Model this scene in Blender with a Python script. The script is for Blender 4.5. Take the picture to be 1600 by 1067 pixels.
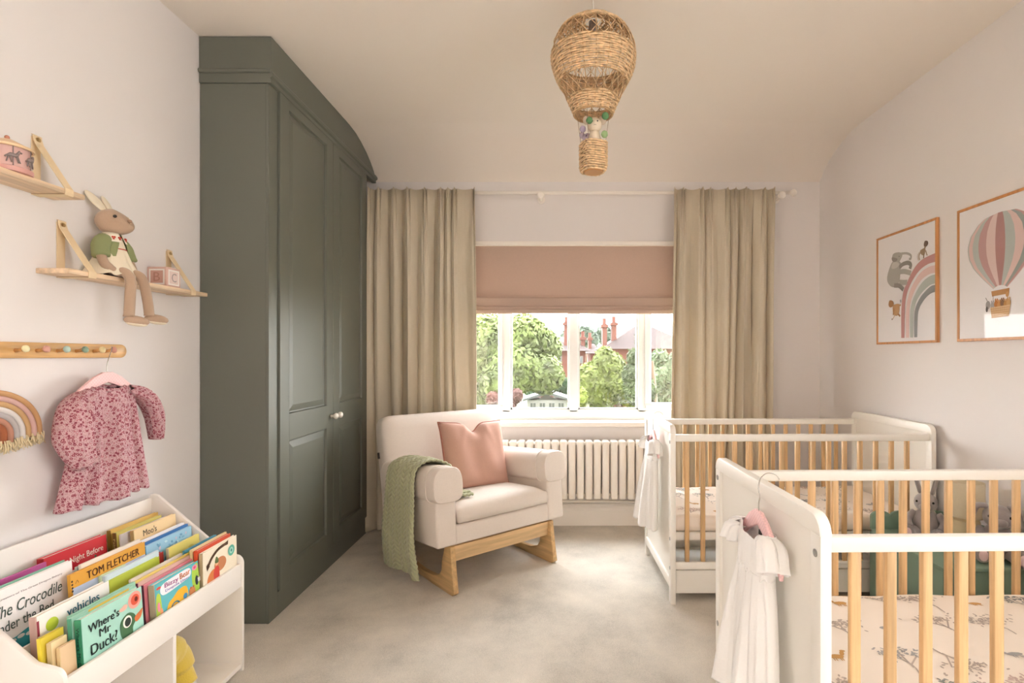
import bpy, bmesh, math, random
from mathutils import Vector, Matrix, noise
R = math.radians
random.seed(7)
for o in list(bpy.data.objects):
    bpy.data.objects.remove(o)
scene = bpy.context.scene
C = scene.collection

# ---------------------------------------------------------------- camera
H = 1.19; F = 840.0; CX = 868.0; CY = 556.0
cam = bpy.data.cameras.new('camera'); camo = bpy.data.objects.new('camera', cam); C.objects.link(camo)
camo.location = (0, 0, H); camo.rotation_euler = (R(90), 0, 0)
cam.lens = 36 * F / 1600; cam.sensor_width = 36
cam.shift_x = -(CX - 800) / 1600; cam.shift_y = (CY - 533.5) / 1600
cam.clip_start = 0.02; cam.clip_end = 500
scene.camera = camo
# ---------------------------------------------------------------- world and light
world = bpy.data.worlds.new('sky'); scene.world = world; world.use_nodes = True
wn = world.node_tree.nodes; wl = world.node_tree.links
bg = wn['Background']
tc = wn.new('ShaderNodeTexCoord'); sp = wn.new('ShaderNodeSeparateXYZ'); ramp = wn.new('ShaderNodeValToRGB')
wl.new(tc.outputs['Generated'], sp.inputs[0]); wl.new(sp.outputs['Z'], ramp.inputs[0]); wl.new(ramp.outputs[0], bg.inputs['Color'])
ramp.color_ramp.elements[0].position = 0.0; ramp.color_ramp.elements[0].color = (1.0, .992, .978, 1)
ramp.color_ramp.elements[1].position = 0.7; ramp.color_ramp.elements[1].color = (.93, .965, 1.0, 1)
mr = wn.new('ShaderNodeMapRange'); wl.new(sp.outputs['Y'], mr.inputs['Value'])      # the sky is brighter on the window side of the house
mr.inputs['From Min'].default_value = -.6; mr.inputs['From Max'].default_value = .6; mr.inputs['To Min'].default_value = 1.8; mr.inputs['To Max'].default_value = 8.5
wl.new(mr.outputs[0], bg.inputs['Strength'])
def area(name, loc, rot, sx, sy, power, col):
    l = bpy.data.lights.new(name, 'AREA'); l.shape = 'RECTANGLE'; l.size = sx; l.size_y = sy; l.energy = power; l.color = col
    o = bpy.data.objects.new(name, l); C.objects.link(o); o.location = loc; o.rotation_euler = rot
    return o
sun = bpy.data.lights.new('sun', 'SUN'); sun.energy = 1.0; sun.angle = R(25); sun.color = (1, .95, .86)
suno = bpy.data.objects.new('sun', sun); C.objects.link(suno); suno.rotation_euler = (R(-38), R(24), 0)
suno.rotation_euler = Vector((.25, .65, -.8)).to_track_quat('-Z', 'Y').to_euler()   # from behind the house, on the garden
vs = scene.view_settings
vs.view_transform = 'Standard'; vs.look = 'None'; vs.gamma = 1; vs.use_curve_mapping = False
vs.exposure = 1.5
scene.cycles.use_denoising = True
scene.cycles.max_bounces = 12; scene.cycles.diffuse_bounces = 8; scene.cycles.transparent_max_bounces = 24
scene.cycles.sample_clamp_indirect = 8

# ---------------------------------------------------------------- helpers
def P(px, py, Y):            # point at distance Y
    return Vector(((px - CX) * Y / F, Y, H - (py - CY) * Y / F))
def PX(px, py, X):           # point on the vertical plane x = X
    Y = X * F / (px - CX)
    return Vector((X, Y, H - (py - CY) * Y / F))

def lin(h):
    h = h.lstrip('#')
    c = [int(h[i:i+2], 16) / 255 for i in (0, 2, 4)]
    return tuple((x / 12.92 if x <= .04045 else ((x + .055) / 1.055) ** 2.4) for x in c) + (1,)
_m = {}
def mat(hexc, rough=.55, bump=0, bscale=200, metal=0, var=0, vscale=8, spec=.5, kind=None, key='', trans=0, sheen=0, coat=0):
    k = (hexc, rough, bump, bscale, metal, var, vscale, spec, kind, key, trans, sheen, coat)
    if k in _m: return _m[k]
    m = bpy.data.materials.new('mat_%s_%s' % (key or kind or 'plain', hexc)); m.use_nodes = True
    n = m.node_tree.nodes; l = m.node_tree.links; b = n['Principled BSDF']
    col = lin(hexc)
    b.inputs['Base Color'].default_value = col; b.inputs['Roughness'].default_value = rough
    b.inputs['Metallic'].default_value = metal; b.inputs['Specular IOR Level'].default_value = spec
    if sheen: b.inputs['Sheen Weight'].default_value = sheen
    if coat: b.inputs['Coat Weight'].default_value = coat
    t = n.new('ShaderNodeTexCoord')
    def nz(scale, detail=4, vec=None, rough_=.6):
        x = n.new('ShaderNodeTexNoise'); x.inputs['Scale'].default_value = scale; x.inputs['Detail'].default_value = detail
        x.inputs['Roughness'].default_value = rough_
        l.new(vec or t.outputs['Object'], x.inputs['Vector']); return x
    def bumpit(sock, strength, dist=.002):
        bp = n.new('ShaderNodeBump'); bp.inputs['Strength'].default_value = strength; bp.inputs['Distance'].default_value = dist
        l.new(sock, bp.inputs['Height']); l.new(bp.outputs[0], b.inputs['Normal'])
    def colour(fac, stops):
        r = n.new('ShaderNodeValToRGB'); e = r.color_ramp.elements
        e[0].position, e[0].color = stops[0][0], lin(stops[0][1]); e[1].position, e[1].color = stops[-1][0], lin(stops[-1][1])
        for p, c in stops[1:-1]:
            q = e.new(p); q.color = lin(c)
        l.new(fac, r.inputs[0]); l.new(r.outputs[0], b.inputs['Base Color']); return r
    def scaled(v):
        mp = n.new('ShaderNodeMapping'); mp.inputs['Scale'].default_value = v; l.new(t.outputs['Object'], mp.inputs[0]); return mp.outputs[0]
    if kind == 'linen':                                          # woven cloth: crossed threads
        w = nz(1, 3, scaled((900, 900, 60))); w2 = nz(1, 3, scaled((60, 60, 900)))
        a = n.new('ShaderNodeMath'); a.operation = 'ADD'; l.new(w.outputs[0], a.inputs[0]); l.new(w2.outputs[0], a.inputs[1])
        d = n.new('ShaderNodeMath'); d.operation = 'MULTIPLY'; d.inputs[1].default_value = .5; l.new(a.outputs[0], d.inputs[0])
        mx = n.new('ShaderNodeMix'); mx.data_type = 'RGBA'; l.new(d.outputs[0], mx.inputs['Factor'])
        mx.inputs['A'].default_value = tuple(x * .82 for x in col[:3]) + (1,); mx.inputs['B'].default_value = tuple(min(1, x * 1.14) for x in col[:3]) + (1,)
        l.new(mx.outputs['Result'], b.inputs['Base Color']); bumpit(d.outputs[0], .25)
    elif kind == 'wood':
        w = nz(1, 6, scaled((3, 45, 45) if key == 'x' else (45, 3, 45) if key == 'y' else (60, 60, 3)))
        colour(w.outputs[0], [(.3, '%s' % shade(hexc, .86)), (.7, shade(hexc, 1.1))]); bumpit(w.outputs[0], .05)
    elif kind == 'carpet':
        a = nz(3.2, 5); bq = nz(420, 3)
        mx = n.new('ShaderNodeMix'); mx.data_type = 'FLOAT'; mx.inputs[0].default_value = .45
        l.new(a.outputs[0], mx.inputs[2]); l.new(bq.outputs[0], mx.inputs[3])
        colour(mx.outputs[0], [(.32, shade(hexc, .82)), (.5, hexc), (.68, shade(hexc, 1.1))]); bumpit(bq.outputs[0], .8, .006)
    elif kind == 'floral':
        v = n.new('ShaderNodeTexVoronoi'); v.inputs['Scale'].default_value = 95; l.new(t.outputs['Object'], v.inputs['Vector'])
        v2 = n.new('ShaderNodeTexVoronoi'); v2.inputs['Scale'].default_value = 300; l.new(t.outputs['Object'], v2.inputs['Vector'])
        r1 = n.new('ShaderNodeValToRGB'); r1.color_ramp.interpolation = 'CONSTANT'
        e = r1.color_ramp.elements; e[0].position = 0; e[0].color = lin('d9a5a8'); e[1].position = .16; e[1].color = lin('87404f')
        q = e.new(.36); q.color = lin('b8707a'); q = e.new(.44); q.color = lin('c08c94')
        l.new(v.outputs['Distance'], r1.inputs[0])
        r2 = n.new('ShaderNodeValToRGB'); r2.color_ramp.interpolation = 'CONSTANT'
        e = r2.color_ramp.elements; e[0].position = 0; e[0].color = lin('8a4353'); e[1].position = .33; e[1].color = lin('c9a4a8')
        l.new(v2.outputs['Distance'], r2.inputs[0])
        gt = n.new('ShaderNodeMath'); gt.operation = 'GREATER_THAN'; gt.inputs[1].default_value = .42; l.new(v.outputs['Distance'], gt.inputs[0])
        mx = n.new('ShaderNodeMix'); mx.data_type = 'RGBA'; l.new(gt.outputs[0], mx.inputs['Factor']); l.new(r1.outputs[0], mx.inputs['A']); l.new(r2.outputs[0], mx.inputs['B'])
        l.new(mx.outputs['Result'], b.inputs['Base Color'])
    elif kind == 'gingham':
        ck = n.new('ShaderNodeTexChecker'); ck.inputs['Scale'].default_value = 170
        ck.inputs['Color1'].default_value = col; ck.inputs['Color2'].default_value = lin(shade(hexc, 1.06))
        l.new(t.outputs['Object'], ck.inputs[0]); l.new(ck.outputs[0], b.inputs['Base Color'])
    elif kind == 'brick':
        bk = n.new('ShaderNodeTexBrick'); bk.inputs['Scale'].default_value = 4; bk.inputs['Color1'].default_value = col
        bk.inputs['Color2'].default_value = lin(shade(hexc, .85)); bk.inputs['Mortar'].default_value = lin(shade(hexc, 1.25)); bk.inputs['Mortar Size'].default_value = .015
        l.new(scaled((1, 1, 1)), bk.inputs[0]); l.new(bk.outputs[0], b.inputs['Base Color'])
    elif kind == 'leaf':
        x = nz(vscale, 3); colour(x.outputs[0], [(.3, shade(hexc, .62)), (.5, hexc), (.7, shade(hexc, 1.3))])
    elif var:
        x = nz(vscale, 4); colour(x.outputs[0], [(.3, shade(hexc, 1 - var)), (.7, shade(hexc, 1 + var))])
    if bump and kind not in ('linen', 'carpet'):
        bumpit(nz(bscale, 3).outputs[0], bump)
    if trans:
        tr = n.new('ShaderNodeBsdfTranslucent'); mix = n.new('ShaderNodeMixShader'); mix.inputs[0].default_value = trans
        src = b.inputs['Base Color'].links
        if src: l.new(src[0].from_socket, tr.inputs[0])
        else: tr.inputs[0].default_value = col
        out = n['Material Output']; l.new(b.outputs[0], mix.inputs[1]); l.new(tr.outputs[0], mix.inputs[2]); l.new(mix.outputs[0], out.inputs[0])
    _m[k] = m
    return m
def shade(h, f):
    h = h.lstrip('#'); return ''.join('%02x' % max(0, min(255, round(int(h[i:i+2], 16) * f))) for i in (0, 2, 4))
def glass_mat(rough=0.0, tint=(1, 1, 1, 1), refl=.05):
    m = bpy.data.materials.new('mat_pane'); m.use_nodes = True
    n = m.node_tree.nodes; l = m.node_tree.links; n.clear()
    o = n.new('ShaderNodeOutputMaterial'); mix = n.new('ShaderNodeMixShader'); t = n.new('ShaderNodeBsdfTransparent'); g = n.new('ShaderNodeBsdfGlossy')
    t.inputs[0].default_value = tint; g.inputs['Roughness'].default_value = rough
    mix.inputs[0].default_value = refl
    l.new(t.outputs[0], mix.inputs[1]); l.new(g.outputs[0], mix.inputs[2]); l.new(mix.outputs[0], o.inputs[0]); return m
GLASS = glass_mat(0); PGLASS = glass_mat(.03, refl=.012)

_frame = {}
def reg(o, M): _frame[o.name] = M
def thing(name, label, cat, loc=(0, 0, 0), rot=(0, 0, 0), group=None):
    o = bpy.data.objects.new(name, None); C.objects.link(o); o.empty_display_size = .05
    o.location = loc; o.rotation_euler = rot; o['label'] = label; o['category'] = cat
    if group: o['group'] = group
    from mathutils import Euler
    reg(o, Matrix.Translation(loc) @ Euler(rot).to_matrix().to_4x4()); return o
def tag(o, label, cat, group=None, kind=None):
    o['label'] = label; o['category'] = cat
    if group: o['group'] = group
    if kind: o['kind'] = kind
    return o

class MB:
    """collects shapes in a bmesh and links them as one mesh object"""
    def __init__(s): s.bm = bmesh.new(); s.mats = []; s.cur = 0
    def m(s, material):
        if material not in s.mats: s.mats.append(material)
        s.cur = s.mats.index(material); return s
    def _f(s, faces):
        for f in faces: f.material_index = s.cur
    def box(s, x0, x1, y0, y1, z0, z1, bev=0, M=None, seg=2):
        b = bmesh.new(); bmesh.ops.create_cube(b, size=1)
        for v in b.verts: v.co = Vector(((x0 + x1) / 2 + v.co.x * (x1 - x0), (y0 + y1) / 2 + v.co.y * (y1 - y0), (z0 + z1) / 2 + v.co.z * (z1 - z0)))
        if bev: bmesh.ops.bevel(b, geom=b.edges[:], offset=bev, segments=seg, profile=.5, affect='EDGES')
        s.merge(b, M); return s
    def merge(s, b, M=None):
        if M is not None: bmesh.ops.transform(b, matrix=M, verts=b.verts)
        mp = {}
        for v in b.verts: mp[v] = s.bm.verts.new(v.co)
        for f in b.faces:
            try: nf = s.bm.faces.new([mp[v] for v in f.verts]); nf.material_index = s.cur; nf.smooth = f.smooth
            except ValueError: pass
        b.free()
    def grid(s, pts, closed_u=False, closed_v=False, cap=False):
        vs_ = [[s.bm.verts.new(p) for p in row] for row in pts]
        n, k = len(vs_), len(vs_[0])
        for i in range(n if closed_v else n - 1):
            for j in range(k if closed_u else k - 1):
                a, b_, c, d = vs_[i][j], vs_[i][(j + 1) % k], vs_[(i + 1) % n][(j + 1) % k], vs_[(i + 1) % n][j]
                try: s._f([s.bm.faces.new((a, b_, c, d))])
                except ValueError: pass
        if cap:
            for row in (vs_[0][::-1], vs_[-1]):
                try: s._f([s.bm.faces.new(row)])
                except ValueError: pass
        return s
    def tube(s, path, r, seg=8, cap=True, closed=False, flat=1.0):
        path = [Vector(p) for p in path]; n = len(path); rows = []
        up = Vector((0, 0, 1)); prev = None
        for i, p in enumerate(path):
            if closed: t = path[(i + 1) % n] - path[i - 1]
            else: t = path[min(i + 1, n - 1)] - path[max(i - 1, 0)]
            t.normalize()
            if prev is None:
                a = up if abs(t.dot(up)) < .9 else Vector((1, 0, 0)); u = t.cross(a).normalized()
            else:
                u = (prev - t * prev.dot(t)).normalized()
            prev = u; w = t.cross(u)
            rr = r[i] if isinstance(r, (list, tuple)) else r
            rows.append([p + (u * math.cos(2 * math.pi * k / seg) + w * flat * math.sin(2 * math.pi * k / seg)) * rr for k in range(seg)])
        return s.grid(rows, closed_u=True, closed_v=closed, cap=cap and not closed)
    def lathe(s, prof, c, seg=32, M=None, cap=False):     # prof: (r, z)
        rows = [[Vector((c[0] + r * math.cos(2 * math.pi * k / seg), c[1] + r * math.sin(2 * math.pi * k / seg), c[2] + z)) for k in range(seg)] for r, z in prof]
        if M is not None: rows = [[M @ p for p in row] for row in rows]
        return s.grid(rows, closed_u=True, cap=cap)
    def ball(s, c, r, seg=20, M=None, fn=None):
        if not hasattr(r, '__len__'): r = (r, r, r)
        rot = M or Matrix.Identity(3); rows = []
        nr = max(6, seg // 2)
        for i in range(nr + 1):
            th = math.pi * (i + .001) / (nr + .002); row = []
            for k in range(seg):
                ph = 2 * math.pi * k / seg
                v = Vector((r[0] * math.sin(th) * math.cos(ph), r[1] * math.sin(th) * math.sin(ph), r[2] * math.cos(th)))
                if fn: v = fn(v)
                row.append(Vector(c) + rot @ v)
            rows.append(row)
        return s.grid(rows, closed_u=True, cap=True)
    def prism(s, pts, ax, a0, a1, bev=0, M=None):      # 2D outline extruded along axis ax
        b = bmesh.new()
        def q(p, a): return {'x': Vector((a, p[0], p[1])), 'y': Vector((p[0], a, p[1])), 'z': Vector((p[0], p[1], a))}[ax]
        lo = [b.verts.new(q(p, a0)) for p in pts]; hi = [b.verts.new(q(p, a1)) for p in pts]; n = len(pts)
        f1 = b.faces.new(lo); f2 = b.faces.new(hi[::-1])
        for i in range(n): b.faces.new((lo[(i + 1) % n], lo[i], hi[i], hi[(i + 1) % n]))
        bmesh.ops.recalc_face_normals(b, faces=b.faces)
        if bev:
            ed = [e for f in (f1, f2) for e in f.edges]
            bmesh.ops.bevel(b, geom=ed, offset=bev, segments=2, profile=.5, affect='EDGES')
        s.merge(b, M); return s
    def build(s, name, material=None, parent=None, smooth=False, local=False, label=None, M=None, kind=None, solid=0, subsurf=0, recalc=True, origin=None):
        if recalc: bmesh.ops.recalc_face_normals(s.bm, faces=s.bm.faces)
        me = bpy.data.meshes.new(name); 
        if M is not None: bmesh.ops.transform(s.bm, matrix=M, verts=s.bm.verts)
        s.bm.to_mesh(me); s.bm.free()
        o = bpy.data.objects.new(name, me); C.objects.link(o)
        for m_ in (s.mats or [material]): me.materials.append(m_)
        if parent is not None:
            fr = _frame[parent.name]
            if not local: me.transform(fr.inverted())
            o.parent = parent; reg(o, fr)
        else:
            xs = [v.co for v in me.vertices]
            if origin is None:
                origin = Vector(((min(v.x for v in xs) + max(v.x for v in xs)) / 2, (min(v.y for v in xs) + max(v.y for v in xs)) / 2, min(v.z for v in xs)))
            me.transform(Matrix.Translation(-Vector(origin))); o.location = origin; reg(o, Matrix.Translation(origin))
        if smooth:
            for p in me.polygons: p.use_smooth = True
            if smooth == 'auto':
                me.set_sharp_from_angle(angle=R(40))
        if label: o['label'] = label
        if kind: o['kind'] = kind
        if solid:
            md = o.modifiers.new('thick', 'SOLIDIFY'); md.thickness = solid; md.offset = 0
        if subsurf:
            md = o.modifiers.new('sub', 'SUBSURF'); md.levels = subsurf; md.render_levels = subsurf
        return o
def copy_tree(o, parent=None):
    c = o.copy(); C.objects.link(c); c.parent = parent
    if c.name not in _frame: reg(c, _frame[o.name].copy())
    for ch in list(o.children): copy_tree(ch, c)
    return c
def spline(pts, n=8, closed=False):
    pts = [Vector(p) for p in pts]; out = []; m = len(pts)
    rng = range(m) if closed else range(m - 1)
    for i in rng:
        if closed: a, b, c, d = pts[(i - 1) % m], pts[i], pts[(i + 1) % m], pts[(i + 2) % m]
        else: a, b, c, d = pts[max(i - 1, 0)], pts[i], pts[i + 1], pts[min(i + 2, m - 1)]
        for k in range(n):
            t = k / n
            out.append(.5 * ((2 * b) + (-a + c) * t + (2 * a - 5 * b + 4 * c - d) * t * t + (-a + 3 * b - 3 * c + d) * t ** 3))
    if not closed: out.append(pts[-1])
    return out
def lerp(a, b, t): return a + (b - a) * t
def interp(x, xs, ys):
    if x <= xs[0]: return ys[0]
    for i in range(len(xs) - 1):
        if x <= xs[i + 1]: return lerp(ys[i], ys[i + 1], (x - xs[i]) / (xs[i + 1] - xs[i]))
    return ys[-1]

class Art:
    """printed shapes lying on a flat surface: O origin, U across, V up (unit vectors), N out of the surface"""
    def __init__(s, O, U, V, lift=.0006):
        s.O, s.U, s.V = Vector(O), Vector(U), Vector(V); s.N = s.U.cross(s.V).normalized(); s.mb = MB(); s.k = 0; s.lift = lift
    def pt(s, x, y): return s.O + s.U * x + s.V * y + s.N * (s.lift + s.k * .00005)
    def poly(s, pts, m_):
        s.k += 1; s.mb.m(m_); vs_ = [s.mb.bm.verts.new(s.pt(x, y)) for x, y in pts]
        f = s.mb.bm.faces.new(vs_); f.material_index = s.mb.cur
        bmesh.ops.triangulate(s.mb.bm, faces=[f]); return s
    def smooth(s, pts, m_, n=6): return s.poly([(v.x, v.y) for v in spline([(x, y, 0) for x, y in pts], n, True)], m_)
    def ell(s, cx, cy, rx, ry, m_, rot=0, n=20):
        c, d = math.cos(rot), math.sin(rot)
        return s.poly([(cx + rx * math.cos(t) * c - ry * math.sin(t) * d, cy + rx * math.cos(t) * d + ry * math.sin(t) * c) for t in [2 * math.pi * k / n for k in range(n)]], m_)
    def rect(s, x0, y0, x1, y1, m_): return s.poly([(x0, y0), (x1, y0), (x1, y1), (x0, y1)], m_)
    def line(s, pts, w, m_, n=5):
        p = spline([(x, y, 0) for x, y in pts], n); L = []; Rr = []
        for i, q in enumerate(p):
            t = (p[min(i + 1, len(p) - 1)] - p[max(i - 1, 0)]).normalized(); nn = Vector((-t.y, t.x, 0)) * w / 2
            L.append((q + nn)); Rr.append((q - nn))
        s.k += 1; s.mb.m(m_)
        s.mb.grid([[s.pt(a.x, a.y) for a in L], [s.pt(a.x, a.y) for a in Rr]]); return s
    def build(s, name, parent, **k): return s.mb.build(name, None, parent, recalc=False, **k)

def text(name, string, O, U, V, w, h, material, parent, bold=0.0, shear=0, lift=.001, depth=.0006, align='CENTER', space=1.0, arch=0):
    """lettering fitted in a box w x h whose lower left corner is O"""
    cu = bpy.data.curves.new('t', 'FONT'); cu.body = string; cu.size = 1; cu.align_x = align; cu.offset = 0; cu.shear = shear
    cu.extrude = 0; cu.space_line = .85; cu.space_character = space; cu.resolution_u = 3
    t = bpy.data.objects.new('t', cu); C.objects.link(t)
    dg = bpy.context.evaluated_depsgraph_get(); me = bpy.data.meshes.new_from_object(t.evaluated_get(dg))
    bpy.data.objects.remove(t); bpy.data.curves.remove(cu)
    xs = [v.co.x for v in me.vertices]; ys = [v.co.y for v in me.vertices]
    x0, x1, y0, y1 = min(xs), max(xs), min(ys), max(ys)
    U, V, O = Vector(U), Vector(V), Vector(O); N = U.cross(V).normalized()
    for v in me.vertices:
        a = (v.co.x - x0) / (x1 - x0); b = (v.co.y - y0) / (y1 - y0)
        v.co = O + U * (a * w) + V * (b * h + arch * (1 - (2 * a - 1) ** 2)) + N * lift
    b = bmesh.new(); b.from_mesh(me)
    if bold:
        for sg in (-1, 1):
            k0 = len(b.verts); b.from_mesh(me); b.verts.ensure_lookup_table()
            for v in b.verts[k0:]: v.co += (U * bold + V * bold * .3) * sg * h * 1.2
    bpy.data.meshes.remove(me)
    r = bmesh.ops.extrude_face_region(b, geom=b.faces[:])
    bmesh.ops.translate(b, verts=[v for v in r['geom'] if isinstance(v, bmesh.types.BMVert)], vec=N * depth)
    mb = MB(); mb.bm.free(); mb.bm = b
    return mb.build(name, material, parent)
def struct(o): o['kind'] = 'structure'; return o
# ================================================================= the room
XL, XR, YB, YF, ZC = -1.58, 1.86, 3.786, -1.6, 2.607
M_WALL = mat('e5e0de', .85, bump=.03, bscale=120, key='wall')
M_CEIL = mat('e8dfd5', .9, bump=.03, bscale=90, key='ceiling')
M_TRIM = mat('f1ebe3', .4, key='trim')
M_PVC = mat('e4e4e2', .3, key='frame')
M_CARPET = mat('dcd4c8', .95, kind='carpet', spec=.1)
cove = [(3.28, 2.607), (3.39, 2.599), (3.48, 2.580), (3.58, 2.549), (3.66, 2.513), (3.72, 2.476), (3.765, 2.438), (YB, 2.415)]
struct(MB().box(XL - .1, XR + .1, YF, YB, -.12, 0).build('floor', M_CARPET))
ce = MB(); ce.box(XL - .1, XR + .1, YF, 3.28, ZC, ZC + .12)
ce.prism(cove + [(YB, ZC + .12), (3.28, ZC + .12)], 'x', XL - .1, XR + .1)
struct(ce.build('ceiling', M_CEIL, smooth='auto'))
struct(MB().box(XL - .12, XL, -.5, YB + .2, 0, ZC + .1).box(XL - .12, XL, YF, -1.3, 0, ZC + .1).box(XL - .12, XL, -1.3, -.5, 0, 1.1).box(XL - .12, XL, -1.3, -.5, 1.75, ZC + .1).build('wall_left', M_WALL))  # unseen gap behind the camera, added to brighten the surfaces facing it
# right wall: unseen opening beside and behind the camera, added to let in light
struct(MB().box(XR, XR + .12, .75, YB + .2, 0, ZC + .1).box(XR, XR + .12, YF, -.5, 0, ZC + .1).box(XR, XR + .12, -.5, .75, 0, .7).box(XR, XR + .12, -.5, .75, 2.2, ZC + .1).build('wall_right', M_WALL))
# back wall with the window recess
WX0, WX1, WZ0, WZ1 = -.885, 1.165, .70, 1.995
wb = MB()
wb.box(XL, WX0, YB, YB + .2, 0, ZC + .1).box(WX1, XR, YB, YB + .2, 0, ZC + .1).box(WX0, WX1, YB, YB + .2, 0, WZ0).box(WX0, WX1, YB, YB + .2, WZ1, ZC + .1)
struct(wb.build('wall_back', M_WALL))
# the wall behind the camera
wf = MB()
wf.box(XL - .12, XR + .12, YF - .12, YF, 0, ZC + .1)
struct(wf.build('wall_front', M_WALL))
# baseboards
def base_prof(zt=.155):
    return [(0, 0), (-.018, 0), (-.018, zt - .05), (-.014, zt - .035), (-.014, zt - .02), (-.008, zt - .006), (0, zt)]
struct(MB().prism([(YB + a, b) for a, b in base_prof()], 'x', XL, XR).build('baseboard_back', M_TRIM))
struct(MB().prism([(XR + a, b) for a, b in base_prof()], 'y', YF, YB - .02).build('baseboard_right', M_TRIM))
struct(MB().prism([(XL - a, b) for a, b in base_prof()], 'y', YF, 2.38).build('baseboard_left', M_TRIM))
# window
YW = 3.90
fr = MB()
def fbar(x0, x1, z0, z1, y0=YW, y1=YW + .06, b=.006): fr.box(x0, x1, y0, y1, z0, z1, b)
fbar(WX0, WX1, WZ0 + .02, .80); fbar(WX0, WX1, 1.93, WZ1); fbar(WX0, WX0 + .05, .75, 1.96); fbar(WX1 - .05, WX1, .75, 1.96)
px2x = lambda px, Y=YW: (px - CX) * Y / F
for a, b in ((784.5, 797.5), (889.5, 903.5), (997, 1009)): fbar(px2x(a), px2x(b), .78, 1.95)
wo = fr.build('window_1', M_PVC, smooth='auto'); struct(wo)
def sash(x0, x1, name='sash', w=.042, z0=.805, z1=1.93):
    m = MB(); y0, y1 = YW - .018, YW + .05
    m.box(x0, x1, y0, y1, z0, z0 + w, .006).box(x0, x1, y0, y1, z1 - w, z1, .006).box(x0, x0 + w, y0, y1, z0 + w, z1 - w, .004).box(x1 - w, x1, y0, y1, z0 + w, z1 - w, .004)
    return m.build(name, M_PVC, wo, smooth='auto')
sash(px2x(1008), WX1 - .045); sash(WX0 + .045, px2x(785), w=.03, z0=.80)
def bead(x0, x1):
    m = MB(); w = .012
    m.box(x0, x1, YW + .01, YW + .045, .80, .80 + w).box(x0, x1, YW + .01, YW + .045, 1.92, 1.935).box(x0, x0 + w, YW + .01, YW + .045, .80, 1.93).box(x1 - w, x1, YW + .01, YW + .045, .80, 1.93)
    m.build('glazing_bead', mat('d9dcd8', .5), wo)
bead(px2x(797.5), px2x(889.5)); bead(px2x(903.5), px2x(997))
for a, b in ((WX0 + .07, px2x(784)), (px2x(798), px2x(889)), (px2x(904), px2x(996.5)), (px2x(1017), WX1 - .08)):
    MB().box(a, b, YW + .03, YW + .036, .81, 1.92).build('pane', GLASS, wo)
sl = MB().box(WX0 - .04, WX1 + .04, 3.742, YB + .002, .695, .728, .006).box(WX0, WX1, YB, YW + .01, .70, .728)
struct(sl.build('window_sill', M_TRIM, smooth='auto'))
struct(MB().box(WX0, WX1, 3.772, YB + .11, 1.968, 1.995, .003).build('trim_1', M_TRIM))

# ================================================================= fitted wardrobe
M_GREEN = mat('676a60', .42, bump=.02, bscale=300, key='green_paint')
CXf, CY0, CY1 = -1.285, 2.386, 3.61
wr = thing('fitted_wardrobe', 'tall dark green fitted wardrobe with two panelled doors against the left wall', 'wardrobe', (-1.43, 3.0, 0))
c = MB().box(XL + .002, CXf, CY0, CY1, 0, 2.40, .002)
c.build('carcass', M_GREEN, wr)
MB().box(CXf, CXf + .012, CY0, 2.462, 0, 2.43, .001).box(CXf, CXf + .012, 2.462, CY1, 0, .108, .001).box(CXf, CXf + .012, 3.598, CY1, .108, 2.43, .001).build('face_frame', M_GREEN, wr)
def door(y0, y1, kside):
    x0 = CXf + .002; t = .020; m = MB(); sw = .085
    zz = [.115, .20, .79, .915, 2.355, 2.425]
    m.box(x0, x0 + t, y0, y0 + sw, zz[0], zz[5], .0015).box(x0, x0 + t, y1 - sw, y1, zz[0], zz[5], .0015)
    for a, b in ((0, 1), (2, 3), (4, 5)): m.box(x0, x0 + t, y0 + sw, y1 - sw, zz[a], zz[b])
    for a, b in ((1, 2), (3, 4)):
        za, zb = zz[a], zz[b]; ya, yb = y0 + sw, y1 - sw
        # raised-and-fielded panel: recessed border sloping up to a field
        def ring(d, x): return [Vector((x, ya + d, za + d)), Vector((x, yb - d, za + d)), Vector((x, yb - d, zb - d)), Vector((x, ya + d, zb - d))]
        m.grid([ring(0, x0 + t), ring(.004, x0 + .010), ring(.010, x0 + .009), ring(.040, x0 + .0165)], closed_u=True)
        q = [m.bm.verts.new(p) for p in ring(.040, x0 + .0165)]; m.bm.faces.new(q)
    d = m.build('door', M_GREEN, wr)
    ky = (y1 - .03) if kside > 0 else (y0 + .03)
    k = MB().lathe([(.0, 0), (.009, 0), (.007, .01), (.007, .014), (.015, .020), (.018, .028), (.016, .036), (.009, .041), (0, .042)], (0, 0, 0), 20, Matrix.Translation((x0 + t, ky, .852)) @ Matrix.Rotation(R(90), 4, 'Y'))
    k.build('knob', mat('efe9df', .25), d, smooth=True, label='round white knob')
door(2.466, 3.053, 1); door(3.057, 3.596, -1)
cr = MB()
top = [(CY0 - .006, 2.40), (CY0 - .006, 2.603)] + [(3.27, 2.603)] + [(a, b - .004) for a, b in cove[:-1] if a > 3.27] + [(3.77, 2.425), (3.77, 2.40)]
cr.prism(top, 'x', CXf, CXf + .026)
cr.box(XL + .002, CXf, CY0 - .006, CY0 + .014, 2.40, 2.603)
cr.build('cornice', M_GREEN, wr)
bd = MB(); bd.tube([(XL + .004, CY0 - .008, 2.452), (CXf + .028, CY0 - .008, 2.452)], .011, 8)
bd.prism([(CXf + .024, 2.418), (CXf + .036, 2.424), (CXf + .038, 2.440), (CXf + .030, 2.450), (CXf + .024, 2.452)], 'y', CY0 - .012, 3.77)
bd.build('bead', M_GREEN, wr)

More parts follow.
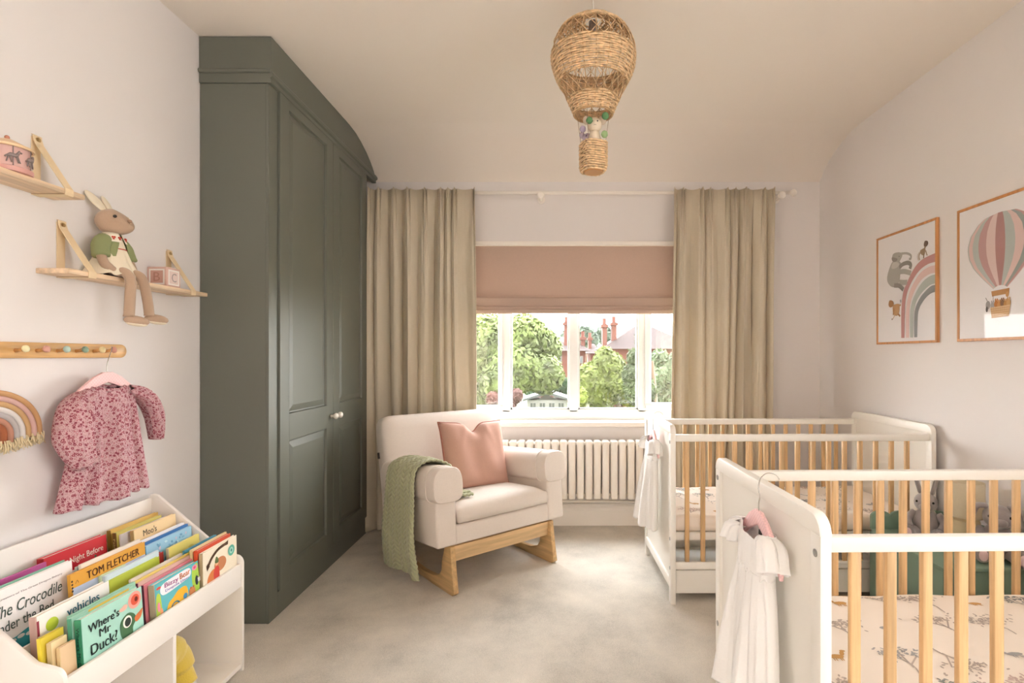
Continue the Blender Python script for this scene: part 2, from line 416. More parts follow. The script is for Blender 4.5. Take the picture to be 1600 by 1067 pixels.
# ================================================================= radiator
M_RAD = mat('ebe4da', .35, key='rad')
rd = thing('column_radiator', 'white column radiator on the wall under the window', 'radiator', (0, 3.70, .2))
n = 23; p = .0575; x = .63
m = MB(); m2 = MB()
for i in range(n):
    xc = x - i * p
    m.box(xc - .0235, xc + .0235, 3.648, 3.732, .212, .612, .0115, seg=3)
    m2.tube([(xc, 3.665, .235), (xc, 3.715, .235)], .02, 8).tube([(xc, 3.665, .588), (xc, 3.715, .588)], .02, 8)
m.build('columns', M_RAD, rd, smooth=True)
m2.tube([(x + .01, 3.69, .235), (x - n * p, 3.69, .235)], .014, 8).tube([(x + .01, 3.69, .588), (x - n * p, 3.69, .588)], .014, 8)
m2.build('headers', M_RAD, rd, smooth=True)
MB().tube([(x + .05, 3.70, .19), (x - n * p - .05, 3.70, .19)], .009, 8).tube([(x + .05, 3.70, .19), (x + .05, 3.70, .0)], .009, 8).tube([(x + .05, 3.70, .19), (x + .02, 3.70, .235)], .009, 8).build('pipe', M_RAD, rd, smooth=True)
for bx in (.3, -.4): MB().box(bx, bx + .03, 3.73, YB, .25, .28).build('bracket', M_RAD, rd)

# ================================================================= curtains, pole and blind
M_CURT = mat('dacfba', .9, kind='linen', key='curtain', trans=.12)
def curtain(x0, x1, xb0, xb1, seed, label, z1=2.325, yc=3.668):
    rnd = random.Random(seed); nx, nz = 420, 46
    # pinch pleats: random widths
    k = 8; ed = [0]
    for i in range(k): ed.append(ed[-1] + rnd.uniform(.45, 1.6))
    ed = [e / ed[-1] for e in ed]; ph = [rnd.uniform(-.25, .25) for _ in range(k + 1)]
    am = [rnd.uniform(.6, 1.25) for _ in range(k + 1)]
    rows = []
    for j in range(nz + 1):
        v = j / nz; v = v ** .8 if j else 0
        z = lerp(z1, .012, v); a0 = lerp(x0, xb0, v); a1 = lerp(x1, xb1, v); row = []
        for i in range(nx + 1):
            u = i / nx
            q = 0
            while q < k - 1 and u > ed[q + 1]: q += 1
            t = (u - ed[q]) / (ed[q + 1] - ed[q])
            big = math.cos(2 * math.pi * t) * am[q if t < .5 else q + 1]
            A = interp(v, [0, .05, .12, .5, 1], [.020, .024, .036, .044, .050])
            d = -A * big * (1 if big > 0 else .55)
            pin = max(0, 1 - abs(v - .045) / .08)                       # pinched heading: triple folds round each pleat line
            w = min(t, 1 - t)
            if w < .17: d += -(.5 + .5 * pin) * interp(v, [0, .12, .3], [.028, .018, .004]) * math.cos(w / .17 * 2.5 * math.pi) * (1 - w / .17)
            d += .014 * interp(v, [0, .2, 1], [0, .6, 1]) * math.sin(17 * u + 3 * v + seed) + .010 * math.sin(43 * u + 5 * v + seed * 2) * v
            xx = lerp(a0, a1, u) + .018 * interp(v, [0, .15, 1], [.2, .7, 1]) * math.sin(2 * math.pi * (t + ph[q] * v)) * am[q]
            xx += .006 * math.sin(9 * u + 4 * v + seed)
            zz = z + (.008 * math.cos(w / .17 * 2.5 * math.pi) * (1 - w / .17) if (w < .17 and j == 0) else 0)
            row.append(Vector((xx, yc + d, zz)))
        rows.append(row)
    o = MB().grid(rows).build('curtain', M_CURT, None, smooth=True, solid=.003)
    tag(o, label, 'curtain', 'window curtains')
curtain(-1.266, -.545, -1.262, -.525, 3, 'beige linen curtain hanging between the green wardrobe and the window')
curtain(.80, 1.487, .775, 1.46, 8, 'beige linen curtain on the crib side of the window')
cp = thing('curtain_pole', 'thin white curtain pole across the wall above the window', 'curtain pole', (.2, 3.70, 2.30))
MB().tube([(-1.30, 3.70, 2.312), (1.61, 3.70, 2.312)], .012, 12).build('pole', M_TRIM, cp, smooth=True)
MB().lathe([(.0, 0), (.013, 0), (.017, .01), (.024, .022), (.024, .034), (.014, .046), (0, .048)], (0, 0, 0), 20, Matrix.Translation((1.61, 3.70, 2.312)) @ Matrix.Rotation(R(90), 4, 'Y')).build('finial', M_TRIM, cp, smooth=True)
for bx in (-.10, 1.545):
    MB().tube([(bx, YB - .004, 2.285), (bx, 3.70, 2.285)], .011, 10).tube([(bx, YB - .012, 2.285), (bx, YB, 2.285)], .026, 16).lathe([(0, 0), (.02, .0), (.026, .012), (.02, .024), (0, .026)], (0, 0, 0), 18, Matrix.Translation((bx, 3.678, 2.285)) @ Matrix.Rotation(R(90), 4, 'X')).tube([(bx, 3.70, 2.285), (bx, 3.70, 2.312)], .016, 10).build('bracket', M_TRIM, cp, smooth='auto')
M_BLIND = mat('cbb1a1', .85, kind='linen', key='blind', trans=.12)
rb = thing('roman_blind', 'half lowered dusty pink roman blind in the window', 'blind', (.14, 3.79, 1.49))
bx0, bx1 = WX0 + .02, WX1 - .02
prof = [(3.800, 1.966), (3.797, 1.62), (3.795, 1.605), (3.780, 1.590), (3.776, 1.594)]
MB().grid([[Vector((lerp(bx0, bx1, i / 30), y + .002 * math.sin(i * .7), z)) for i in range(31)] for y, z in prof]).build('cloth', M_BLIND, rb, solid=.003)
for k, (yz, zt, zb) in enumerate(((3.772, 1.600, 1.528), (3.758, 1.537, 1.505), (3.745, 1.513, 1.484))):
    m = MB(); pr = [(yz + .030, zt + .001), (yz + .001, zt + .003), (yz - .003, zt - .006), (yz - .002, zb + .006), (yz + .003, zb), (yz + .010, zb + .002), (yz + .012, zt - .01)]
    m.grid([[Vector((lerp(bx0, bx1, i / 30), y, z + .0016 * math.sin(i * .33 + k * 2))) for i in range(31)] for y, z in pr])
    m.build('fold', M_BLIND, rb, solid=.002)

# ================================================================= garden and houses outside
GZ = -2.4
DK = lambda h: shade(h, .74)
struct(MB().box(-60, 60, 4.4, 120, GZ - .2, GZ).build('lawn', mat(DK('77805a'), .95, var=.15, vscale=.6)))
M_BARK = mat('6d5a47', .9, bump=.5, bscale=20)
def tree(name, c, blobs, leafhex, size, nleaf, label, group='trees in the garden', trunk_r=.18, ar=1.0, seed=1, cat='tree'):
    rnd = random.Random(seed)
    t = thing(name, label, cat, (c[0], c[1], GZ), group=group)
    m = MB(); tot = sum(b[3] ** 2 for b in blobs)
    for (x, y, z, r, sz) in blobs:
        for _ in range(int(nleaf * r * r / tot)):
            v = Vector((rnd.gauss(0, 1), rnd.gauss(0, 1), rnd.gauss(0, 1))).normalized() * r * (rnd.uniform(.55, 1) ** .6)
            v.z *= sz; pth = Vector((x, y, z)) + v
            nrm = (v.normalized() + Vector((rnd.uniform(-.7, .7), rnd.uniform(-.7, .7), rnd.uniform(-.5, .7)))).normalized()
            a = nrm.orthogonal().normalized(); a = Matrix.Rotation(rnd.uniform(0, 6.28), 3, nrm) @ a; b_ = nrm.cross(a)
            s_ = size * rnd.uniform(.6, 1.3)
            q = [pth - a * s_, pth + b_ * s_ * .45 * ar, pth + a * s_, pth - b_ * s_ * .45 * ar]
            m.bm.faces.new([m.bm.verts.new(w) for w in q])
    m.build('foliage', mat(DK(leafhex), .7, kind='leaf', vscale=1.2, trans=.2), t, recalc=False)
    zt = max(b[2] for b in blobs)
    tm = MB(); tm.tube([(c[0], c[1], GZ), (c[0] + .05, c[1], lerp(GZ, zt, .4)), (c[0] - .05, c[1], lerp(GZ, zt, .85))], [trunk_r, trunk_r * .7, trunk_r * .25], 8)
    for (x, y, z, r, sz) in blobs:
        tm.tube([(c[0], c[1], lerp(GZ, z, .6)), ((c[0] + x) / 2, (c[1] + y) / 2, lerp(GZ, z, .85)), (x, y, z)], [trunk_r * .25, trunk_r * .16, .015], 6)
    tm.build('trunk', M_BARK, t, smooth=True)
    return t
def bl(px, py, Y, rpx, sz=1.0):
    p_ = P(px, py, Y); return (p_.x, p_.y, p_.z, rpx * Y / F, sz)
tree('garden_tree', (-1.6, 17), [bl(765, 540, 17, 50), bl(800, 575, 16.5, 45), bl(820, 530, 17, 40), bl(845, 545, 17.5, 34), bl(850, 585, 16.5, 32), bl(740, 600, 17, 50), bl(780, 600, 16, 34), bl(725, 530, 17, 50)], '8a9c52', .11, 28000, 'large light green leafy tree filling the left of the window', seed=4)
tree('hedge_bush', (0.3, 35), [bl(850, 604, 35, 17, .8), bl(870, 598, 35, 17, .8), bl(890, 604, 35, 16, .8), bl(832, 610, 35, 12, .8)], '43683a', .24, 4500, 'dark green rounded bush behind the white summerhouse roof', seed=5, cat='bush')
tree('garden_tree', (2.1, 18), [bl(925, 595, 18, 30), bl(950, 575, 18, 28), bl(965, 600, 18, 32), bl(985, 610, 18, 26), bl(940, 615, 18, 26), bl(945, 555, 18, 14)], '8a9848', .10, 16000, 'yellowish green bushy tree in the middle right of the window', seed=6)
tree('garden_conifer', (2.75, 15), [bl(992, 560, 15, 12, 1.4), bl(990, 585, 15, 18), bl(1000, 610, 15, 26), bl(1000, 530, 15, 7, 2)], '67754a', .12, 3500, 'dull green conifer against the right window bar', ar=.5, seed=7)
tree('garden_tree', (3.9, 20), [bl(1040, 590, 20, 26), bl(1030, 615, 20, 24), bl(1060, 580, 20, 30), bl(1030, 560, 20, 14)], '7f956a', .15, 5000, 'pale green tree beyond the casement beside the crib side curtain', seed=8)
tree('garden_shrub', (1.1, 14), [bl(906, 622, 14, 12, 1.5), bl(898, 630, 14, 10)], '9aac34', .07, 1800, 'small bright yellow green shrub beside the summerhouse', trunk_r=.05, seed=9, cat='shrub')
tree('garden_shrub', (-2.2, 16), [bl(806, 618, 15, 11), bl(797, 628, 15, 11), bl(770, 622, 15, 10)], '8f6458', .08, 1800, 'reddish leaved shrub left of the summerhouse', trunk_r=.05, seed=10, cat='shrub')
for i, (px, py, r) in enumerate(((916, 520, 15), (944, 518, 13), (886, 524, 12), (974, 545, 12))):
    yd = 58 + 4 * i; q = P(px, py, yd); tree('distant_tree', (q.x, yd), [bl(px, py + 4, yd, r), bl(px + 5, py + 12, yd, r)], '7d9079', .35, 1300, ('hazy far tree rising between the middle window bar and the chimneys', 'hazy far tree just left of the two tall chimneys', 'hazy far tree behind the central window bar', 'hazy far tree low behind the two tall chimneys')[i], group='far trees', seed=20 + i)
# houses
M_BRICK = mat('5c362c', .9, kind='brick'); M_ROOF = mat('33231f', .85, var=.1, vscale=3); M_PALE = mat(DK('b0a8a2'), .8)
def house(px0, px1, pyeave, pyridge, Y, label, chim, depth=7, win=(), hip=.3):
    a, b = P(px0, pyeave, Y), P(px1, pyeave, Y); zr = P(px0, pyridge, Y).z
    t = thing('brick_house', label, 'house', ((a.x + b.x) / 2, Y + depth / 2, GZ), group='brick houses beyond the garden')
    MB().box(a.x, b.x, Y, Y + depth, GZ, a.z).build('walls', M_BRICK, t)
    e = .4; w = b.x - a.x
    v = [Vector(q) for q in ((a.x - e, Y - e, a.z), (b.x + e, Y - e, a.z), (b.x + e, Y + depth + e, a.z), (a.x - e, Y + depth + e, a.z), (a.x + w * hip, Y + depth / 2, zr), (b.x - w * hip, Y + depth / 2, zr))]
    m = MB(); q = [m.bm.verts.new(s_) for s_ in v]
    for f in ((0, 1, 5, 4), (1, 2, 5), (2, 3, 4, 5), (3, 0, 4), (3, 2, 1, 0)): m.bm.faces.new([q[k] for k in f])
    m.build('roof', M_ROOF, t)
    for (cx, top, bot, wp) in chim:
        p0, p1 = P(cx - wp / 2, top, Y + 1), P(cx + wp / 2, bot, Y + 1)
        MB().box(p0.x, p1.x, Y + 1, Y + 1.9, p1.z - 1.2, p0.z).box(p0.x - .1, p1.x + .1, Y + .9, Y + 2, p0.z - .25, p0.z - .05).tube([((p0.x + p1.x) / 2, Y + 1.45, p0.z), ((p0.x + p1.x) / 2, Y + 1.45, p0.z + .45)], .14, 8).build('chimney', mat(DK('9c6254'), .9), t)
    for (wx, wy, ww, wh) in win:
        p0, p1 = P(wx - ww / 2, wy - wh / 2, Y), P(wx + ww / 2, wy + wh / 2, Y)
        f = MB().box(p0.x, p1.x, Y - .08, Y + .02, p1.z, p0.z).build('window', M_PALE, t)
        MB().box(p0.x + .1, (p0.x + p1.x) / 2 - .05, Y - .1, Y - .07, p1.z + .1, p0.z - .1).box((p0.x + p1.x) / 2 + .05, p1.x - .1, Y - .1, Y - .07, p1.z + .1, p0.z - .1).build('pane', mat(DK('8d9aa0'), .2), f)
house(838, 915, 548, 524, 42, 'brick house with white bay window between the two middle window panes', [(885, 503, 545, 7), (911, 526, 548, 6)], win=[(872, 561, 12, 14), (906, 562, 10, 12)])
house(922, 935, 552, 536, 50, 'narrow brick house with one chimney in the gap beside the bay windowed house', [(922, 527, 552, 5)], win=[(930, 562, 6, 8)], depth=5)
house(948, 1085, 545, 504, 38, 'brick house with steep tiled roof and two tall chimneys right of centre', [(945, 506, 545, 7), (960, 503, 545, 7)], win=[(985, 560, 12, 12), (1036, 566, 14, 14)], hip=.42)
# summerhouse
sh = thing('summerhouse', 'small white summerhouse with a low pitched roof in the garden', 'summerhouse', (-.5, 30, GZ))
a, b = P(824, 632, 29), P(886, 632, 29); zt = P(0, 625, 29).z; zr = P(0, 613, 29).z
MB().box(a.x, b.x, 29, 31, GZ, zt).build('walls', mat(DK('c9c8c0'), .6), sh)
mid = (a.x + b.x) / 2
MB().prism([(a.x - .25, zt - .05), (a.x - .2, zt + .07), (mid, zr + .06), (b.x + .2, zt + .07), (b.x + .25, zt - .05), (mid, zr - .09)], 'y', 28.7, 31.3).build('roof', mat('4c504d', .7), sh)
MB().prism([(a.x + .5, zt + .02), (mid, zr - .12), (b.x - .5, zt + .02)], 'y', 28.96, 29.02).build('gable_window', mat(DK('5f5b51'), .4), sh)
for k in range(4):
    xa = lerp(a.x, b.x, .06 + k * .235)
    m = MB().box(xa, xa + .36, 28.95, 29.0, zt - .9, zt - .12); f = m.build('window', mat(DK('c9c8c0'), .6), sh)
    MB().box(xa + .04, xa + .165, 28.93, 28.96, zt - .86, zt - .16).box(xa + .195, xa + .32, 28.93, 28.96, zt - .86, zt - .16).build('pane', mat(DK('5c6159'), .3), f)
# ================================================================= rocking chair
M_CH = mat('dfd4ca', .9, kind='linen', key='chair'); M_OAK = mat('cba876', .45, kind='wood', key='y')
YAW = R(41.2); CO = (-.489, 3.148, 0)
ch = thing('rocking_armchair', 'cream linen nursery rocking armchair on oak rockers in front of the window', 'armchair', CO, (0, 0, YAW))
TL = Matrix.Translation((0, 0, .215)) @ Matrix.Rotation(R(-4.5), 4, 'X')      # upholstered body tilts back
def tb(m, name, mt, **k): return m.build(name, mt, ch, local=True, M=TL, **k)
def rbox(m, x0, x1, y0, y1, z0, z1, b, seg=4): return m.box(x0, x1, y0, y1, z0, z1, b, seg=seg)
w2 = .415
tb(rbox(MB(), -w2 + .005, w2 - .005, -.335, .30, 0, .098, .012), 'seat_frame', M_CH, smooth='auto')
for s in (-1, 1):
    a = rbox(MB(), min(s * w2, s * (w2 - .115)), max(s * w2, s * (w2 - .115)), -.345, .30, .002, .30, .014)
    tb(a, 'side_panel', M_CH, smooth='auto')
    # rolled arm: rounded top, flat front face with piping
    m = MB(); xo, xi = s * (w2 + .022), s * (w2 - .148); xm = (xo + xi) / 2; hw = abs(xo - xi) / 2
    def sec(y, g=0):
        pts = []
        for k in range(28):
            t = 2 * math.pi * k / 28; cx, sz = math.cos(t), math.sin(t)
            e = .75 if sz > 0 else .35
            px_ = xm + (hw - g) * math.copysign(abs(cx) ** .6, cx); pz = .305 + ((.090 - g) * abs(sz) ** .85 if sz > 0 else -(.085 - g) * abs(sz) ** .45)
            pts.append(Vector((px_, y, pz)))
        return pts
    m.grid([sec(-.365, .05), sec(-.368, .02), sec(-.366, .004), sec(-.358, 0), sec(-.25), sec(0), sec(.25)], closed_u=True, cap=True)
    ao = tb(m, 'armrest', M_CH, smooth='auto')
    pp = MB(); pp.tube([v + Vector((0, .002, 0)) for v in sec(-.29, -.002)], .0022, 6, closed=True)
    pp.build('seam', M_CH, ao, local=True, M=TL, smooth=True)
sc = MB()                                                      # loose seat cushion with crowned top
nx, ny = 26, 22; x0c, x1c, y0c, y1c = -.296, .296, -.355, .23
def cush(top):
    rows = []
    for j in range(ny + 1):
        row = []
        for i in range(nx + 1):
            u, v = i / nx, j / ny; ex = min(1, min(u, 1 - u) * 9) ** .5; ey = min(1, min(v, 1 - v) * 9) ** .5
            e = ex * ey
            z = (.170 + .030 * e + .012 * math.sin(math.pi * u) * math.sin(math.pi * v)) if top else (.106 - .004 * e)
            ins = (1 - e) * .006
            row.append(Vector((lerp(x0c + ins, x1c - ins, u), lerp(y0c + ins, y1c - ins, v), z)))
        rows.append(row)
    return rows
A, B = cush(True), cush(False); sc.grid(A); sc.grid(B)
rim = lambda G: G[0][:-1] + [r[-1] for r in G[:-1]] + G[-1][:0:-1] + [r[0] for r in G[:0:-1]]
sc.grid([rim(A), [Vector((lerp(0, v.x, 1.012), lerp(-.06, v.y, 1.012), .142)) for v in rim(A)], rim(B)], closed_u=True)
bmesh.ops.remove_doubles(sc.bm, verts=sc.bm.verts, dist=.0004)
tb(sc, 'seat_cushion', M_CH, smooth=True)
bk = MB()                                                      # padded back, reclined
BKM = TL @ Matrix.Translation((0, .165, .02)) @ Matrix.Rotation(R(-9), 4, 'X')
def bsec(z, g):
    n = 40; pts = []
    for k in range(n):
        t = 2 * math.pi * k / n; cx, sy = math.cos(t), math.sin(t)
        pts.append(Vector(((w2 - .006 - g) * math.copysign(abs(cx) ** .22, cx), .075 + (.078 - g * .9) * math.copysign(abs(sy) ** .45, sy), z)))
    return pts
bk.grid([bsec(-.02, .01), bsec(0, 0), bsec(.2, 0), bsec(.4, 0), bsec(.56, 0), bsec(.605, .006), bsec(.63, .022), bsec(.640, .05), bsec(.642, .075)], closed_u=True, cap=True)
bko = bk.build('backrest', M_CH, ch, local=True, M=BKM, smooth='auto')
MB().box(-.418, -.411, .085, .10, .40, .435).build('fabric_tag', mat('3a322c', .8), bko, local=True, M=BKM, label='small dark fabric tag')
for s in (-1, 1):
    pts = [(-.285, .245), (-.335, .235), (-.352, .12), (-.372, .015), (-.352, .000), (-.27, -.0), (-.15, .0), (0, .006), (.14, .022), (.27, .052), (.36, .085), (.372, .098), (.355, .105), (.345, .15), (.315, .23), (.245, .225), (.262, .15), (.262, .10), (.21, .074), (.10, .050), (-.04, .040), (-.16, .048), (-.222, .068), (-.245, .10), (-.25, .15)]
    MB().prism(pts, 'x', s * .325 - .014, s * .325 + .014, .003).build('rocker', M_OAK, ch, local=True, smooth='auto')
MB().prism([(-.318, .155), (-.292, .150), (-.284, .235), (-.322, .232)], 'x', -.312, .312).build('front_rail', mat('d0b083', .45, kind='wood', key='x'), ch, local=True)
MB().prism([(.262, .145), (.285, .145), (.30, .215), (.275, .215)], 'x', -.312, .312).build('rear_rail', mat('d0b083', .45, kind='wood', key='x'), ch, local=True)

# scatter cushion
M_PK = mat('c59c8c', .88, kind='linen', key='pink')
CM = Matrix.Translation(CO) @ Matrix.Rotation(YAW, 4, 'Z')
pm = CM @ Matrix.Translation((.052, .055, .598)) @ Matrix.Rotation(R(-19), 4, 'X') @ Matrix.Rotation(R(3), 4, 'Y')
cu = thing('scatter_cushion', 'square dusty pink linen cushion leaning on the back of the rocking armchair', 'cushion', pm.translation, pm.to_euler())
def pil(side):
    n = 30; rows = []
    for j in range(n + 1):
        row = []
        for i in range(n + 1):
            u, v = 2 * i / n - 1, 2 * j / n - 1
            e = (max(0, (1 - u ** 4)) * max(0, (1 - v ** 4))) ** .45
            sx = 1 - .07 * (1 - abs(v) ** 3) * abs(u); sz = 1 - .05 * (1 - abs(u) ** 3) * abs(v)
            x, z = u * .218 * sx, v * .205 * sz
            chop = math.exp(-(u / .22) ** 2) * max(0, v) ** 2.2                    # dent at the top middle
            z -= .058 * chop
            y = side * (.070 * e * (1 - .75 * chop)) + .006 * math.sin(7 * u + 2 * v) * e * side + side * .008 * math.exp(-((abs(u) - .3 - .3 * (1 - v)) / .08) ** 2) * max(0, v) * e
            row.append(Vector((x, y, z)))
        rows.append(row)
    return rows
m = MB(); m.grid(pil(-1)); m.grid(pil(1)); bmesh.ops.remove_doubles(m.bm, verts=m.bm.verts, dist=.001)
m.build('cover', M_PK, cu, local=True, smooth=True)
G = pil(-1); m = MB(); rimp = G[0][:-1] + [r[-1] for r in G[:-1]] + G[-1][:0:-1] + [r[0] for r in G[:0:-1]]
m.tube(rimp, .0045, 6, closed=True, flat=1); m.build('flanged_edge', mat('a86f60', .9), cu, local=True, smooth=True, label='darker pink flanged edge')

# knitted blanket over the near arm
M_KN = mat('adae8b', .95, bump=.6, bscale=250, key='knit', sheen=.3)
path = spline([(-.438, -.0, .065 - .215 + .0), (-.458, 0, .02), (-.456, 0, .14), (-.452, 0, .26), (-.449, 0, .335), (-.43, 0, .385), (-.37, 0, .409), (-.31, 0, .40), (-.262, 0, .365), (-.254, 0, .30), (-.246, 0, .235), (-.20, 0, .216), (-.15, 0, .214)], 12)
L = [0]
for i in range(1, len(path)): L.append(L[-1] + (path[i] - path[i - 1]).length)
tot = L[-1]; nv = 260; nu = 84; rows = []
for j in range(nv + 1):
    d = tot * j / nv; k = 0
    while k < len(L) - 2 and L[k + 1] < d: k += 1
    f = (d - L[k]) / (L[k + 1] - L[k]); p = path[k].lerp(path[k + 1], f); t = (path[k + 1] - path[k]).normalized(); nrm = Vector((-t.z, 0, t.x))
    v = d / tot; row = []
    ya = interp(v, [0, .15, .45, .62, .8, 1], [-.245, -.235, -.215, -.215, -.25, -.27]); yb = interp(v, [0, .2, .45, .62, .8, 1], [.20, .16, .115, .10, .0, -.12])
    for i in range(nu + 1):
        u = i / nu; y = lerp(ya, yb, u)
        fold = .018 * max(0, 1 - v * 2.2) * math.sin(u * 9 + 1) + .006 * math.sin(u * 14 + v * 4)
        fold = max(fold, -.004) + .006 * max(0, 1 - v * 2)
        c = u * 6 % 1                                                       # chevron cable knit columns
        rel = .0062 * abs(math.sin(math.pi * (v * 40 + abs(c - .5) * 2.2))) + .0040 * (1 if .1 < c < .9 else 0)
        row.append(p + Vector((0, y, 0)) + nrm * (fold + rel + .004))
    rows.append(row)
bl_ = MB().grid(rows).build('knitted_blanket', M_KN, None, smooth=True, M=CM @ TL, solid=.009)
tag(bl_, 'sage green cable knit blanket draped over the arm of the rocking armchair', 'blanket')

# ================================================================= cribs
M_CW = mat('f0ece4', .35, key='crib_white'); M_PINE = mat('d4ae7e', .42, kind='wood'); M_SHEET = mat('f1e6da', .9, bump=.1, bscale=30, key='sheet')
PR = [mat(c_, .9) for c_ in ('a9a6a4', 'c9b3ab', 'b9aca2', 'c79a5e', '8f9290')]
LC, WC = 1.285, .68
def make_crib(full):
    cb = thing('crib', 'white crib', 'crib')
    def hx(*a, **k): return MB().box(*a, **k)
    def end(x0, x1, name):
        hz = .857; r = .042
        def outline(g, zb):
            pts = [(g, zb)] + [(g, hz - r)] + [(g + (r - g) * (1 - math.cos(t)), hz - r + (r - g) * math.sin(t)) for t in [math.pi / 2 * k / 6 for k in range(1, 7)]]
            return pts + [(WC - a_, b_) for a_, b_ in pts[::-1]]
        m = MB()
        post = .042
        m.box(x0, x1, 0, post, 0, hz - r, .002).box(x0, x1, WC - post, WC, 0, hz - r, .002)
        top = [(0, hz - r - .0)] + [(r * (1 - math.cos(t)), hz - r + r * math.sin(t)) for t in [math.pi / 2 * k / 8 for k in range(1, 9)]]
        top = top + [(WC - a_, b_) for a_, b_ in top[::-1]]
        m.prism(top, 'x', x0 - .0015, x1 + .0015, .003)
        m.box(x0, x1, post, WC - post, .07, .115, .002)
        m.box(x0 + .009, x1 - .009, post, WC - post, .11, hz - r + .002)
        e = m.build(name, M_CW, cb, local=True, smooth='auto')
        b = MB(); out = -1 if x0 < .5 else 1; xf = x0 if out < 0 else x1
        for yy, zz in ((.021, .775), (.021, .31), (.021, .17), (WC - .021, .79), (WC - .021, .31), (WC - .021, .17)):
            b.tube([(xf - out * .003, yy, zz), (xf + out * .0015, yy, zz)], .0085, 12).tube([(xf + out * .0015, yy, zz), (xf + out * .0022, yy, zz)], .004, 6)
        b.build('bolts', mat('a9a9a6', .3, metal=1), e, local=True, label='silver bolt heads')
    end(0, .024, 'end_panel'); end(LC - .024, LC, 'end_panel')
    for y in (.008, WC - .034):
        m = MB().box(.024, LC - .024, y, y + .026, .778, .812, .006).box(.024, LC - .024, y, y + .026, .165, .20, .003)
        sd = m.build('side_rails', M_CW, cb, local=True, smooth='auto')
        for i in range(15):
            xc = .083 + i * .0765
            MB().box(xc - .011, xc + .011, y + .005, y + .021, .198, .782, .004).build('slat', M_PINE, sd, local=True, smooth='auto')
    MB().box(.026, LC - .026, .036, .055, .298, .335).box(.026, LC - .026, WC - .056, WC - .036, .298, .335).box(.026, LC - .026, .055, WC - .056, .318, .333).build('mattress_base', M_CW, cb, local=True)
    d = MB().box(.03, LC - .03, .022, .038, .045, .156, .002).box(.03, .045, .038, WC - .05, .045, .14).box(LC - .045, LC - .03, .038, WC - .05, .045, .14).box(.045, LC - .045, .038, WC - .05, .045, .055).box(.03, LC - .03, WC - .06, WC - .045, .045, .14)
    dr = d.build('drawer', M_CW, cb, local=True)
    ft = MB()
    for xx in (.012, LC - .012):
        for yy in (.02, WC - .02): ft.tube([(xx, yy, 0), (xx, yy, .004)], .011, 10)
    return cb
